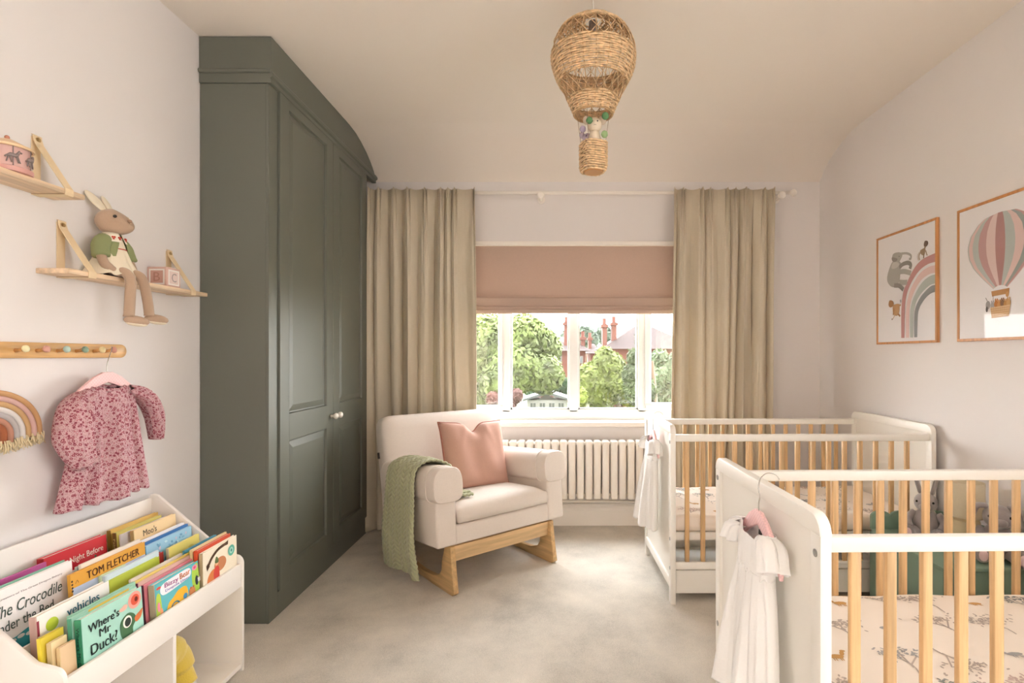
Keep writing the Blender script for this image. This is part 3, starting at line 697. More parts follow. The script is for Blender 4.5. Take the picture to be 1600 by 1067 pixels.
def make_mattress(seed, label):
    rnd = random.Random(seed)
    mt = thing('crib_mattress', label, 'mattress')
    x0, x1, y0, y1 = .032, LC - .032, .040, WC - .040; zb, zt = .337, .412
    def hgt(x, y): return zt + .003 * math.sin(9 * x + 4 * y) + .002 * math.sin(23 * x - 11 * y) + .0015 * math.sin(41 * y + 7 * x)
    nx, ny = 90, 44; rows = []
    for j in range(ny + 1):
        row = []
        for i in range(nx + 1):
            u, v = i / nx, j / ny; x, y = lerp(x0, x1, u), lerp(y0, y1, v)
            e = min(min(x - x0, x1 - x), min(y - y0, y1 - y)); z = hgt(x, y) - (max(0, .022 - e) ** 2) * 30
            row.append(Vector((x, y, z)))
        rows.append(row)
    m = MB(); m.grid(rows)
    rim_ = rows[0][:-1] + [r[-1] for r in rows[:-1]] + rows[-1][:0:-1] + [r[0] for r in rows[:0:-1]]
    n = len(rim_); cx_, cy_ = (x0 + x1) / 2, (y0 + y1) / 2
    low = []
    for q, g in ((.55, .006), (.12, .005), (0, -.008)):
        low.append([Vector((cx_ + (v.x - cx_) * (1 + g * 1.0 / .6), cy_ + (v.y - cy_) * (1 + g / .3), lerp(zb, v.z, q) + (.003 * math.sin(i * .9) if q == .12 else 0))) for i, v in enumerate(rim_)])
    m.grid([rim_] + low, closed_u=True); m.bm.faces.new([m.bm.verts.new(v) for v in low[-1]])
    bmesh.ops.remove_doubles(m.bm, verts=m.bm.verts, dist=.0003); bmesh.ops.recalc_face_normals(m.bm, faces=m.bm.faces)
    m.mats = [M_SHEET]
    a = Art((0, 0, 0), (1, 0, 0), (0, 1, 0)); a.mb.bm.free(); a.mb = m; a.pt = lambda x, y: Vector((x, y, hgt(x, y) + .0012))
    def dab(cx, cy, rx, ry, m_, rot=0):
        if x0 + .03 < cx < x1 - .03 and y0 + .03 < cy < y1 - .03: a.ell(cx, cy, rx, ry, m_, rot, 8)
    k = 0
    for gy in range(4):
        for gx in range(8):
            cx = x0 + .09 + gx * .15 + (gy % 2) * .07 + rnd.uniform(-.02, .02); cy = y0 + .07 + gy * .15 + rnd.uniform(-.015, .015)
            if cx > x1 - .1 or cy > y1 - .05: continue
            k += 1; c_ = PR[rnd.choice([0, 1, 2, 4])]; kind = k % 3
            if kind < 2:                                   # acacia tree: trunk with a wide spotted crown
                rt = rnd.uniform(-.3, .3) + (math.pi if rnd.random() < .2 else 0); cs, sn = math.cos(rt), math.sin(rt)
                tr = lambda u, v: (cx + u * cs - v * sn, cy + u * sn + v * cs)
                for q in ([(0, -.06), (.005, -.012), (-.028, .026)], [(.005, -.012), (.04, .028)], [(.003, -.025), (0, .04)]):
                    p_ = [tr(*w_) for w_ in q]
                    if all(x0 + .03 < w_[0] < x1 - .03 and y0 + .03 < w_[1] < y1 - .03 for w_ in p_): a.line(p_, .0042, PR[2], 3)
                for _ in range(75):
                    u, v = rnd.gauss(0, .034), .036 + rnd.gauss(0, .014); dab(*tr(u, v), .0058, .0027, c_, rnd.uniform(0, 3))
            else:                                          # small animal: body, legs, neck
                c2 = PR[3] if rnd.random() < .5 else PR[0]; s_ = rnd.choice([-1, 1])
                dab(cx, cy, .021, .0095, c2); dab(cx + s_ * .022, cy + .013, .006, .012, c2, -s_ * .5); dab(cx + s_ * .029, cy + .024, .008, .0045, c2)
                for q in (-.011, -.005, .007, .012): dab(cx + q, cy - .012, .0016, .008, c2)
    m.build('fitted_sheet', None, mt, local=True, smooth=True, recalc=False, label='cream sheet printed with grey, pink and ochre trees and animals')
    return mt
cr1 = make_crib(True)
cr1['label'] = 'white end-panelled crib with pine slats nearest the viewer, toy box behind it'
cr1.location = (.548, 1.112, 0); cr1.rotation_euler = (0, 0, R(1.2)); cr1['group'] = 'matching white cribs'
cr2 = copy_tree(cr1); cr2.location = (.551, 2.568, 0); cr2.rotation_euler = (0, 0, R(1.0))
cr2['label'] = 'white crib with pine slats standing by the window curtain, beyond the toy box'
_frame[cr1.name] = Matrix.Translation(cr1.location) @ Matrix.Rotation(R(1.2), 4, 'Z'); _frame[cr2.name] = Matrix.Translation(cr2.location) @ Matrix.Rotation(R(1.0), 4, 'Z')
m1 = make_mattress(3, 'crib mattress in a safari print sheet inside the crib nearest the viewer'); m1.location = cr1.location; m1.rotation_euler = cr1.rotation_euler
m2_ = make_mattress(9, 'crib mattress in a safari print sheet inside the crib beside the curtain'); m2_.location = cr2.location; m2_.rotation_euler = cr2.rotation_euler
m1['group'] = m2_['group'] = 'crib mattresses'

# ================================================================= clothes hangers and dresses
def garment(name, rows, mt, parent, M, n=110, folds=(0, 0), seed=0, neck=None, local=False, solid=.0015):
    """rows: (z, left, right, depth, fold amplitude); local x across, y out of the wall towards -y"""
    rnd = random.Random(seed); ph = [rnd.uniform(0, 6.28) for _ in range(6)]
    pts = []; zs = [r[0] for r in rows]; N = 40
    for j in range(N + 1):
        s = j / N; z = lerp(zs[0], zs[-1], s)
        g = lambda q: interp(-z, [-r[0] for r in rows], [r[q] for r in rows])
        l, r_, d, fa = g(1), g(2), g(3), g(4); c = (l + r_) / 2; hw = (r_ - l) / 2; row = []
        for k in range(n):
            t = 2 * math.pi * k / n; cx, sy = math.cos(t), math.sin(t)
            u = math.copysign(abs(cx) ** .8, cx); x = c + hw * u
            f = fa * (math.sin(folds[0] * u + ph[0] + .6 * s) + .6 * math.sin(folds[1] * u + ph[1] - s) + .3 * math.sin(2.3 * folds[1] * u + ph[2]))
            y = -d * math.copysign(abs(sy) ** .75, sy) + (f if sy > 0 else f * .25) * (1 if sy > 0 else 1) * min(1, (1 - abs(u)) * 4 + .25)
            dz = 0
            if neck and sy > 0: dz = -neck * math.exp(-(u / .42) ** 2) * max(0, 1 - s * 5)
            elif neck: dz = -neck * .35 * math.exp(-(u / .42) ** 2) * max(0, 1 - s * 5)
            if s > .97: dz += .004 * math.sin(folds[1] * u * 1.5)
            row.append(Vector((x, y, z + dz)))
        pts.append(row)
    return MB().grid(pts, closed_u=True).build(name, mt, parent, local=local, M=M, smooth=True, solid=solid)
def sleeve(name, path, rs, mt, parent, M, flat=.55, local=False, ruf=0, seed=1):
    m = MB(); path = spline(path, 6); nr = len(path); rr = [interp(i / (nr - 1), [k / (len(rs) - 1) for k in range(len(rs))], rs) for i in range(nr)]
    m.tube(path, rr, 28, cap=False, flat=flat)
    rnd = random.Random(seed)
    for i, v in enumerate(m.bm.verts):
        v.co += Vector((0, 1, 0)) * (.003 + ruf) * math.sin(i % 28 * 1.35 + seed + i * .004)
    return m.build(name, mt, parent, local=local, M=M, smooth=True, solid=.0012)
M_PH = mat('ecc3c3', .55, kind='gingham', key='hanger'); M_WIRE = mat('b9b5ae', .25, metal=1)
M_WHT = mat('f6f4f2', .9, bump=.5, bscale=160, key='white_cloth')
def hanger(M, label, width=.26, hook=None, shape=.055, parent_none=None):
    h = thing('clothes_hanger', label, 'hanger', M.translation, M.to_euler(), group='pink padded hangers')
    hw = width / 2
    topc = [( -hw, -shape), (-hw * .8, -shape * .62), (-hw * .4, -shape * .18), (-.018, 0), (.018, 0), (hw * .4, -shape * .18), (hw * .8, -shape * .62), (hw, -shape)]
    botc = [(hw * .98, -shape - .022), (hw * .75, -shape * .62 - .024), (hw * .35, -shape * .3 - .024), (0, -.034), (-hw * .35, -shape * .3 - .024), (-hw * .75, -shape * .62 - .024), (-hw * .98, -shape - .022)]
    MB().prism(topc + botc, 'y', -.006, .006, .003).build('body', M_PH, h, local=True, smooth='auto')
    MB().tube(spline(hook, 8), .0014, 8).build('hook', M_WIRE, h, local=True, smooth=True, label='thin silver wire hook')
    return h
# crib dresses: local x runs along the end panel (towards the viewer is -x ... -Y in the room), y points out of the panel towards -X
def crib_dress(crib_frame, yc, label, hlabel, zt, s=1.0, seed=1):
    # frame whose x = +room Y, y = +crib X (so -y is out of the panel)
    base = crib_frame @ Matrix.Translation((-.030, yc, 0)) @ Matrix(((0, 1, 0, 0), (1, 0, 0, 0), (0, 0, 1, 0), (0, 0, 0, 1)))
    Mx = crib_frame @ Matrix.Translation((-.030, yc, zt)) @ Matrix.Rotation(R(-90), 4, 'Z')   # x -> -Y, y -> +X
    hanger(Mx, hlabel, .27 * s, [(0, 0, 0), (0, 0, .018), (.003, .001, .036), (-.004, .001, .058), (-.001, .006, .082), (0, .022, .094), (0, .042, .090), (0, .052, .078)], .105 * s)
    Md = Mx @ Matrix.Rotation(R(-3.5), 4, 'X')
    d = thing('baby_dress', label, 'dress', Md.translation, Md.to_euler(), group='white baby dresses')
    q = s
    garment('bodice', [(-.040 * q, -.088 * q, .088 * q, .022, .001), (-.075 * q, -.098 * q, .098 * q, .026, .0012), (-.15 * q, -.088 * q, .088 * q, .028, .002)], M_WHT, d, None, folds=(8, 23), seed=seed, neck=.062 * q, local=True)
    garment('skirt', [(-.142 * q, -.086 * q, .086 * q, .028, .002), (-.22 * q, -.112 * q, .105 * q, .030, .008), (-.34 * q, -.135 * q, .125 * q, .034, .013), (-.49 * q, -.165 * q, .145 * q, .036, .017)], M_WHT, d, None, folds=(7, 15), seed=seed + 1, local=True)
    for sg in (-1, 1):
        sleeve('sleeve', [(sg * .072 * q, -.006, -.052 * q), (sg * .108 * q, -.008, -.068 * q), (sg * .135 * q, -.012, -.112 * q)], [.020 * q, .032 * q, .034 * q], M_WHT, d, None, flat=.6, local=True, ruf=.004, seed=seed)
    MB().box(-.008, .008, .006, .009, -.062 * q, -.05 * q).build('neck_label', mat('4a4744', .8), d, local=True, label='dark grey woven label')
    return d
crib_dress(_frame[cr1.name], .245, 'white broderie baby dress hanging on the end of the crib nearest the viewer', 'pink hanger hooked on the end panel of the crib nearest the viewer', .80, .98, 3)
crib_dress(_frame[cr2.name], .275, 'white cotton baby dress hanging on the end of the crib beside the window', 'pink hanger hooked on the end panel of the crib beside the window', .80, 1.0, 7)

# ================================================================= toy box and what stands on it
M_TB = mat('7d9684', .5, key='toybox')
tb_ = thing('toy_box', 'sage green toy box with scalloped top edge standing between the two cribs', 'toy box', (1.66, 2.29, 0))
X0, X1, Y0, Y1 = 1.478, 1.838, 2.05, 2.53
MB().box(X0, X0 + .016, Y0, Y1, 0, .365, .002).box(X1 - .016, X1, Y0, Y1, 0, .365).box(X0 + .016, X1 - .016, Y0, Y0 + .016, 0, .365).box(X0 + .016, X1 - .016, Y1 - .016, Y1, 0, .365).box(X0 + .016, X1 - .016, Y0 + .016, Y1 - .016, .02, .035).build('box', M_TB, tb_)
MB().box(X0 - .006, X1, Y0 - .008, Y1 - .018, .366, .383, .004).build('lid', M_TB, tb_, smooth='auto')
def scallop(a, b, n, z0, z1):
    pts = [(a, z0)]; w = (b - a) / n
    for i in range(n):
        for k in range(13):
            t = math.pi * (1 - k / 12); pts.append((a + w * (i + .5) + w / 2 * math.cos(t), z1 - .03 + .03 * math.sin(t) ** .7))
    return pts + [(b, z0)]
MB().prism(scallop(X0, X1, 4, .38, .464), 'y', Y1 - .016, Y1, .003).build('scalloped_edge', M_TB, tb_, smooth='auto')
MB().prism(scallop(Y0 + .12, Y1 - .018, 4, .384, .464), 'x', X1 - .016, X1, .003).build('scalloped_edge', M_TB, tb_, smooth='auto')
lp = thing('table_lamp', 'small cream table lamp with cylindrical shade on the green toy box', 'lamp', (1.742, 2.28, .384))
MB().lathe([(.0, 0), (.046, 0), (.050, .006), (.050, .10), (.046, .112), (.02, .116), (.008, .12), (.008, .135), (0, .136)], (1.742, 2.28, .384), 32).build('base', mat('d9cba6', .4), lp, smooth='auto')
MB().lathe([(.062, .128), (.064, .128), (.0645, .272), (.062, .272)], (1.742, 2.28, .384), 40).build('lamp_shade', mat('e6dac0', .8, kind='linen', key='shade', trans=.3), lp, smooth='auto')
M_GRY = mat('9a9291', .95, bump=.8, bscale=140, key='plush', sheen=.6); M_PKE = mat('e7cdd0', .9)
def plush_bunny(c, yaw, s, label, droop):
    t = thing('plush_bunny', label, 'soft toy', c, (0, 0, yaw), group='grey plush bunnies')
    MB().ball((0, 0, .055 * s), (.045 * s, .042 * s, .058 * s)).build('body', M_GRY, t, local=True, smooth=True)
    hd = MB().ball((0, -.012 * s, .135 * s), (.040 * s, .042 * s, .038 * s)).ball((0, -.045 * s, .125 * s), (.020 * s, .018 * s, .015 * s)).build('head', M_GRY, t, local=True, smooth=True)
    for sg in (-1, 1):
        MB().ball((sg * .026 * s, -.042 * s, .142 * s), .0045 * s, 10).build('eye', mat('2a2524', .2), hd, local=True, smooth=True)
        if droop: pth = [(sg * .025 * s, 0, .165 * s), (sg * .055 * s, -.005 * s, .16 * s), (sg * .068 * s, -.01 * s, .11 * s), (sg * .066 * s, -.012 * s, .055 * s)]
        else: pth = [(sg * .018 * s, 0, .165 * s), (sg * .030 * s, .0, .21 * s), (sg * .040 * s, .006 * s, .255 * s)]
        MB().tube(spline(pth, 5), [.010 * s] + [.018 * s] * (len(spline(pth, 5)) - 3) + [.014 * s, .004 * s], 12, flat=.45).build('ear', M_GRY, t, local=True, smooth=True)
        MB().tube(spline([(sg * .038 * s, 0, .09 * s), (sg * .058 * s, -.02 * s, .065 * s), (sg * .050 * s, -.042 * s, .04 * s)], 4), [.014 * s] * 8 + [.016 * s], 10).build('arm', M_GRY, t, local=True, smooth=True)
        MB().tube(spline([(sg * .025 * s, -.01 * s, .025 * s), (sg * .042 * s, -.05 * s, .02 * s), (sg * .048 * s, -.078 * s, .024 * s)], 4), [.02 * s] * 8 + [.021 * s], 10).ball((sg * .048 * s, -.085 * s, .03 * s), (.019 * s, .010 * s, .026 * s)).build('leg', M_GRY, t, local=True, smooth=True)
        MB().ball((sg * .048 * s, -.094 * s, .03 * s), (.012 * s, .004 * s, .018 * s), 12).build('foot_pad', M_PKE, t, local=True, smooth=True, label='pale pink foot pad')
    return t
plush_bunny((1.655, 2.40, .384), R(-40), 1.15, 'grey plush bunny with upright ears beside the lamp on the toy box', False)
plush_bunny((1.758, 2.14, .384), R(-30), 1.25, 'grey plush bunny with drooping ears on the toy box edge nearest the viewer', True)
# ================================================================= left wall: shelves
M_BIRCH = mat('dfc3a4', .5, kind='wood', key='y'); M_LEATH = mat('e6cfaa', .6, key='leather')
def shelf(y0, y1, zt, straps, label):
    s = thing('strap_shelf', label, 'shelf', (-1.53, (y0 + y1) / 2, zt - .017), group='strap hung wall shelves')
    xb, xf = XL + .001, -1.478
    MB().box(xb, xf, y0, y1, zt - .016, zt, .0025).build('board', M_BIRCH, s, smooth='auto')
    for ys in straps:
        zt_ = zt + .158
        path = [(xb + .0015, zt_), (xb + .0015, zt - .0), (xb + .001, zt - .0185), (xf + .0012, zt - .0185), (xf + .0022, zt - .010), (xf + .0012, zt + .001), (xf - .002, zt + .004), (xb + .012, zt_ - .022), (xb + .006, zt_ - .004), (xb + .006, zt_ + .004), (xb + .0015, zt_ + .006)]
        st = MB().grid([[Vector((x, y, z)) for (x, z) in path] for y in (ys, ys + .008, ys + .016, ys + .024, ys + .028)]).build('strap', M_LEATH, s, solid=.0022, label='pale leather strap')
        MB().tube([(xb + .006, ys + .014, zt_ - .008), (xb + .0105, ys + .014, zt_ - .008)], .0075, 16).tube([(xb + .0105, ys + .014, zt_ - .008), (xb + .0115, ys + .014, zt_ - .008)], .0035, 8).build('screw', mat('cdb184', .3, metal=1), st, label='brass screw')
    return s
shelf(1.632, 2.285, 1.457, (1.700, 2.178), 'pale wooden strap shelf carrying the knitted bunny and the alphabet block')
shelf(1.10, 1.690, 1.695, (1.14, 1.618), 'pale wooden strap shelf carrying the pink carousel music box')

# carousel music box
cz = 1.6955; cc = (-1.520, 1.490, cz)
M_CP = mat('d8b0a8', .35, key='carousel'); M_CB = mat('e9c9a0', .5)
cs = thing('music_box', 'round pink carousel music box with horses standing on the upper strap shelf', 'music box', cc)
MB().lathe([(0, 0), (.053, 0), (.054, .004), (.054, .012), (.049, .014), (0, .014)], cc, 40).build('base', mat('d5a096', .4), cs, smooth='auto')
MB().lathe([(0, .014), (.048, .014), (.048, .068), (0, .068)], cc, 40).build('drum', M_CP, cs, smooth='auto')
MB().lathe([(.051, .066), (.056, .067), (.056, .073), (.050, .075), (.030, .085), (.012, .094), (0, .096)], cc, 40).build('roof', M_CB, cs, smooth='auto', label='cream wooden roof')
MB().ball((cc[0], cc[1], cz + .100), .006, 12).build('roof_knob', mat('c98a72', .4), cs, smooth=True)
for i in range(7):
    a = 2 * math.pi * i / 7 + .35
    q = lambda da, z, r=.0515: Vector((cc[0] + r * math.cos(a + da), cc[1] + r * math.sin(a + da), cz + z))
    m = MB(); m.tube([q(0, .014), q(0, .067)], .0012, 6)
    m.tube([q(-.22, .038), q(-.1, .042), q(.08, .041), q(.18, .044)], [.003, .0055, .0055, .004], 8)
    m.tube([q(.16, .044), q(.26, .054), q(.36, .050)], [.004, .0032, .0022], 8)
    for d, e in ((-.18, -.26), (-.12, -.06), (.12, .22), (.18, .3)): m.tube([q(d, .040), q((d + e) / 2, .030), q(e, .022)], .0016, 6)
    m.tube([q(-.22, .040), q(-.32, .034)], .0022, 6)
    m.build('horse', mat('f0e6dc' if i % 2 else '8e7f7c', .5), cs, smooth=True)

# knitted bunny doll sitting on the lower shelf; local x to its left side, -y forwards
dz_ = 1.458
dl = thing('knitted_bunny', 'knitted beige bunny doll in a cream dress and green cardigan sitting on the shelf edge', 'soft toy', (-1.520, 1.842, dz_), (0, 0, R(94)))
M_KB = mat('b59a83', .95, bump=.6, bscale=260, key='knitfur', sheen=.3); M_KC = mat('eadfc8', .95, bump=.5, bscale=200, key='knitcream'); M_KG = mat('8d9468', .95, bump=.6, bscale=220, key='knitgreen')
def hf(v):
    if v.y < 0: v = Vector((v.x * (1 - .28 * (-v.y / .052)), v.y * 1.18, v.z * (1 - .22 * (-v.y / .052)) - .010 * (-v.y / .052)))
    return v
HM = Matrix.Rotation(R(30), 3, 'Z')
body = MB().ball((0, .0, .060), (.038, .036, .062)).tube([(0, 0, .10), (0, -.002, .150)], [.028, .020], 14)
body.build('body', M_KB, dl, local=True, smooth=True)
head = MB().ball((0, -.004, .190), (.043, .050, .044), 28, HM, hf).build('head', M_KB, dl, local=True, smooth=True)
MB().ball((.001, -.058, .194), (.008, .006, .006), 12).build('nose', mat('a3836f', .9), head, local=True, smooth=True)
MB().tube([(-.004, -.056, .206), (-.002, -.060, .196), (.004, -.059, .184)], .0012, 6).build('muzzle_seam', mat('d9c3a2', .8), head, local=True)
for sg in (-1, 1): MB().ball((sg * .031, -.032, .203), (.0055, .006, .0055), 12).build('eye', mat('201b1a', .15), head, local=True, smooth=True)
for sg in (-1, 1):
    MB().ball((sg * .026, .034, .255), (.020, .007, .042), 18, Matrix.Rotation(R(sg * 20), 3, 'Y') @ Matrix.Rotation(R(-34), 3, 'X')).build('ear', M_KC, dl, local=True, smooth=True, label='cream lined ear')
garment('dress', [(.138, -.026, .026, .024, .0005), (.10, -.036, .036, .034, .001), (.055, -.052, .052, .048, .002), (.018, -.070, .070, .066, .003), (.004, -.078, .078, .074, .004)], M_KC, dl, None, n=80, folds=(7, 13), seed=2, local=True, solid=.002)
for sg in (-1, 1):
    MB().tube(spline([(sg * .024, -.02, .018), (sg * .030, -.062, .014), (sg * .032, -.082, -.012), (sg * .042, -.088, -.07), (sg * .050, -.090, -.125 - .012 * (sg < 0))], 6), [.016] * 12 + [.0155] * 12 + [.017], 14).build('leg', M_KB, dl, local=True, smooth=True)
    fz = .138 if sg > 0 else .150; FR = Matrix.Rotation(R(38), 3, 'Z') @ Matrix.Rotation(R(8), 3, 'X')
    ft = MB().ball((sg * .050 + .012, -.106, -fz), (.017, .036, .017), 18, FR).build('foot', M_KB, dl, local=True, smooth=True)
    MB().ball((sg * .050 + .012, -.106, -fz - .0085), (.014, .031, .010), 16, FR).build('sole', M_KC, ft, local=True, smooth=True, label='cream sole')
    pth = spline([(sg * .030, 0, .130), (sg * .056, -.004, .098), (sg * .064, -.012, .062)], 5)
    MB().tube(pth, [.019, .022, .024, .025, .026, .026, .025, .025, .025, .026, .024], 16).build('cardigan_sleeve', M_KG, dl, local=True, smooth=True)
    MB().tube(spline([(sg * .064, -.012, .066), (sg * .064, -.022, .040), (sg * .052, -.034, .022)], 4), [.014] * 8 + [.012], 12).ball((sg * .051, -.036, .020), .014, 14).build('arm', M_KB, dl, local=True, smooth=True)
m = MB()                                                       # cardigan, open at the front
rows = []
for j in range(9):
    v = j / 8; z = lerp(.150, .045, v); rr = interp(v, [0, .3, 1], [.024, .040, .050]); row = []
    gap = lerp(.25, .85, v)
    for i in range(41):
        t = -math.pi / 2 + gap + (2 * math.pi - 2 * gap) * i / 40; row.append(Vector((rr * math.cos(t) * 1.02, rr * math.sin(t), z)))
    rows.append(row)
cd = m.grid(rows).build('cardigan', M_KG, dl, local=True, smooth=True, solid=.003)
y_ = MB(); rows = []
for j in range(4):
    v = j / 3; z = lerp(.150, .118, v); rr = lerp(.0262, .0405, v)
    rows.append([Vector((rr * math.cos(t) * 1.02, rr * math.sin(t), z)) for t in [-math.pi / 2 + .25 + (2 * math.pi - .5) * i / 40 for i in range(41)]])
y_.grid(rows).build('yoke', mat('efe6d4', .9), cd, local=True, smooth=True, solid=.003, label='cream yoke')
y_ = MB()
for i in range(13):
    t = -math.pi / 2 + .35 + (2 * math.pi - .7) * i / 12
    for dz, dt in ((0, 0), (.006, -.07), (.006, .07)):
        y_.ball((.0385 * math.cos(t + dt), .0375 * math.sin(t + dt), .128 + dz), .0032, 6)
y_.build('tulip_pattern', mat('c2452f', .9), cd, local=True, smooth=True, label='row of red knitted motifs')
MB().tube([(.0365 * math.cos(t), .0365 * math.sin(t) - .004, .096) for t in [-math.pi / 2 + .8 * (k / 10 * 2 - 1) for k in range(11)]], .0016, 6).build('ribbon', mat('c2452f', .8), dl, local=True, label='thin red trim')

# alphabet block
bk_ = thing('alphabet_block', 'pale pink wooden alphabet block with letters B and C on the lower shelf', 'toy block', (-1.538, 2.112, dz_), (0, 0, 0))
bx = (-1.576, -1.500, 2.074, 2.150)
M_BL = mat('d8b3a6', .5, key='block'); M_BLD = mat('b88878', .5); M_BLL = mat('efe9e4', .5)
MB().box(*bx, dz_ + .0005, dz_ + .0765, .003).build('cube', M_BL, bk_, smooth='auto')
def face(O, U, letter, field, ink):
    a = Art(O, U, (0, 0, 1)); a.rect(.008, .008, .068, .068, M_BLD if field is M_BL else M_BLL); a.rect(.014, .014, .062, .062, field)
    a.build('letter_panel', bk_)
    text('letter', letter, Vector(O) + Vector(U) * .026 + Vector((0, 0, .021)), U, (0, 0, 1), .025, .034, ink, bk_, bold=0, lift=.0012)
face((bx[0], bx[2], dz_), (1, 0, 0), 'B', mat('cfa597', .5), M_BLD); face((bx[1], bx[2], dz_), (0, 1, 0), 'C', mat('e2cdc6', .5), mat('a89a98', .5))

# peg rail
M_RAILW = mat('d0a468', .4, kind='wood', key='y')
pr_ = thing('peg_rail', 'honey coloured wooden peg rail with coloured pegs below the shelves', 'peg rail', (-1.565, 1.5, 1.183))
def rl(zc, h): return [(1.958 - h + h * math.sin(t), zc + h * math.cos(t)) for t in [math.pi * k / 12 for k in range(13)]]
o_ = rl(1.207, .0235); o_ = [(1.05, 1.207 + .0235)] + o_ + [(1.05, 1.207 - .0235)]
MB().prism(o_, 'x', XL + .001, XL + .019, .003).build('board', M_RAILW, pr_, smooth='auto')
for i, px in enumerate((-18, 33, 66, 98, 127, 154, 172)):
    yv = 1.545 * F / (CX - px); cl = ['c98f7c', 'e6dcae', 'd09a8a', 'b5ccc0', '8fa890', 'e2cf9a', 'c98f7c'][i]
    g = MB().tube([(XL + .018, yv, 1.206), (XL + .030, yv, 1.207), (XL + .042, yv, 1.210)], [.006, .0052, .0065], 14).build('peg', mat('cf9a5c', .4, kind='wood'), pr_, smooth=True)
    MB().lathe([(0, 0), (.007, 0), (.0105, .004), (.0105, .009), (.006, .012), (0, .0125)], (0, 0, 0), 16, Matrix.Translation((XL + .042, yv, 1.210)) @ Matrix.Rotation(R(83), 4, 'Y')).build('peg_tip', mat(cl, .4), g, smooth=True)

# rope rainbow
rn = thing('rope_rainbow', 'muted rope rainbow with cream fringed ends hanging under the peg rail', 'wall hanging', (-1.565, 1.49, .935))
yc0, zc0 = 1.487, .965
for i, cl in enumerate(('bf9468', 'cfa8a0', 'c6a072', 'ded9d6', 'b9b4b3', 'c08c76', 'a3603f')):
    r_ = .142 - i * .0172; zb = zc0 - .012 - i * .002
    pth = [(XL + .014, yc0 - r_, zb)] + [(XL + .014, yc0 + r_ * math.cos(t), zc0 + r_ * .86 * math.sin(t)) for t in [math.pi * (1 - k / 30) for k in range(31)]] + [(XL + .014, yc0 + r_, zb)]
    MB().tube(pth, .0085, 10).build('cord', mat(cl, .9, bump=.6, bscale=400, key='rope'), rn, smooth=True)
    rnd = random.Random(i); fm = MB()
    for sg in (-1, 1):
        fm = MB()
        for k in range(16):
            yy = yc0 + sg * r_ + rnd.uniform(-.010, .010); xx = XL + .014 + rnd.uniform(-.008, .010)
            fm.tube([(xx, yy, zb + .008), (xx + rnd.uniform(-.003, .006), yy + rnd.uniform(-.006, .006), zb - .008), (xx + rnd.uniform(-.003, .01), yy + rnd.uniform(-.012, .012), zb - .030 + rnd.uniform(0, .012))], [.0016, .0018, .001], 5)
        fm.build('fringe', mat('e4d3ae', .95), rn, smooth=True)

# floral top on a hanger: frame x along +Y, local -y out of the wall (+X)
FM = Matrix.Translation((-1.520, 1.822, 1.135)) @ Matrix.Rotation(R(90), 4, 'Z')
hanger(FM, 'pink gingham hanger hooked over the end of the wooden peg rail', .27, [(0, 0, 0), (0, 0, .022), (.004, 0, .038), (.018, .004, .062), (.030, .008, .080), (.034, .012, .086), (.038, .014, .076)], .085)
M_FL = mat('c58b92', .9, kind='floral', key='floral')
ft_ = thing('floral_top', 'long sleeved pink and red floral baby top hanging from the wooden peg rail', 'baby top', FM.translation, FM.to_euler())
garment('body', [(-.048, -.066, .070, .020, .001), (-.060, -.092, .092, .026, .003), (-.10, -.115, .110, .030, .007), (-.17, -.125, .120, .034, .012), (-.30, -.150, .140, .040, .018), (-.425, -.185, .165, .044, .020)], M_FL, ft_, None, folds=(6, 13), seed=5, neck=.012, local=True)
m = MB(); m.tube([(.068 * math.cos(t), -.022 * math.sin(t), -.050 - .010 * max(0, math.sin(t))) for t in [2 * math.pi * k / 60 for k in range(60)]], .006, 8, closed=True)
for i, v in enumerate(m.bm.verts): v.co.z += .002 * math.sin(i * 1.7)
m.build('gathered_collar', M_FL, ft_, local=True, smooth=True)
sleeve('sleeve', [(-.080, -.004, -.066), (-.140, -.022, -.105), (-.178, -.045, -.200), (-.150, -.058, -.290)], [.028, .044, .048, .030], M_FL, ft_, None, flat=.6, local=True, ruf=.003, seed=3)
sleeve('sleeve', [(.082, -.004, -.062), (.140, -.018, -.090), (.182, -.022, -.160), (.196, -.020, -.255)], [.026, .040, .036, .026], M_FL, ft_, None, flat=.6, local=True, ruf=.003, seed=6)
# ================================================================= bookcase and books
M_BC = mat('efe9e2', .4, key='bookcase')
bx0, bx1, by0, by1 = -1.535, -1.183, 1.292, 2.045
bc = thing('book_display_case', 'white sling topped children bookcase with open cubbies against the left wall', 'bookcase', (-1.36, 1.66, 0))
def arcp(cx, cz, r, a0, a1, n=6): return [(cx + r * math.cos(R(a0 + (a1 - a0) * k / n)), cz + r * math.sin(R(a0 + (a1 - a0) * k / n))) for k in range(n + 1)]
side = [(bx0, 0), (bx0, .665)] + [(bx0 + .012, .668)] + [(bx0 + .030, .663)] + [(bx1 - .070, .449)] + arcp(bx1 - .036, .404, .036, 58, 0, 6) + [(bx1, .35), (bx1, 0)]
for y in (by0, by1 - .014):
    MB().prism(side, 'y', y, y + .014, .003).build('side_panel', M_BC, bc, smooth='auto')
ya, yb = by0 + .014, by1 - .014
MB().box(bx0, bx0 + .010, ya, yb, .01, .655, .001).build('back_panel', M_BC, bc)
MB().box(bx1 - .016, bx1 - .004, ya, yb, .318, .406, .002).build('front_lip', M_BC, bc, smooth='auto')
MB().box(bx0 + .01, bx1 - .016, ya, yb, .318, .328).build('tray', M_BC, bc)
MB().box(bx0 + .01, bx1 - .005, ya, yb, .012, .028).build('bottom_shelf', M_BC, bc)
MB().box(bx0 + .01, bx1 - .005, 1.670, 1.684, .028, .318).build('divider', M_BC, bc)
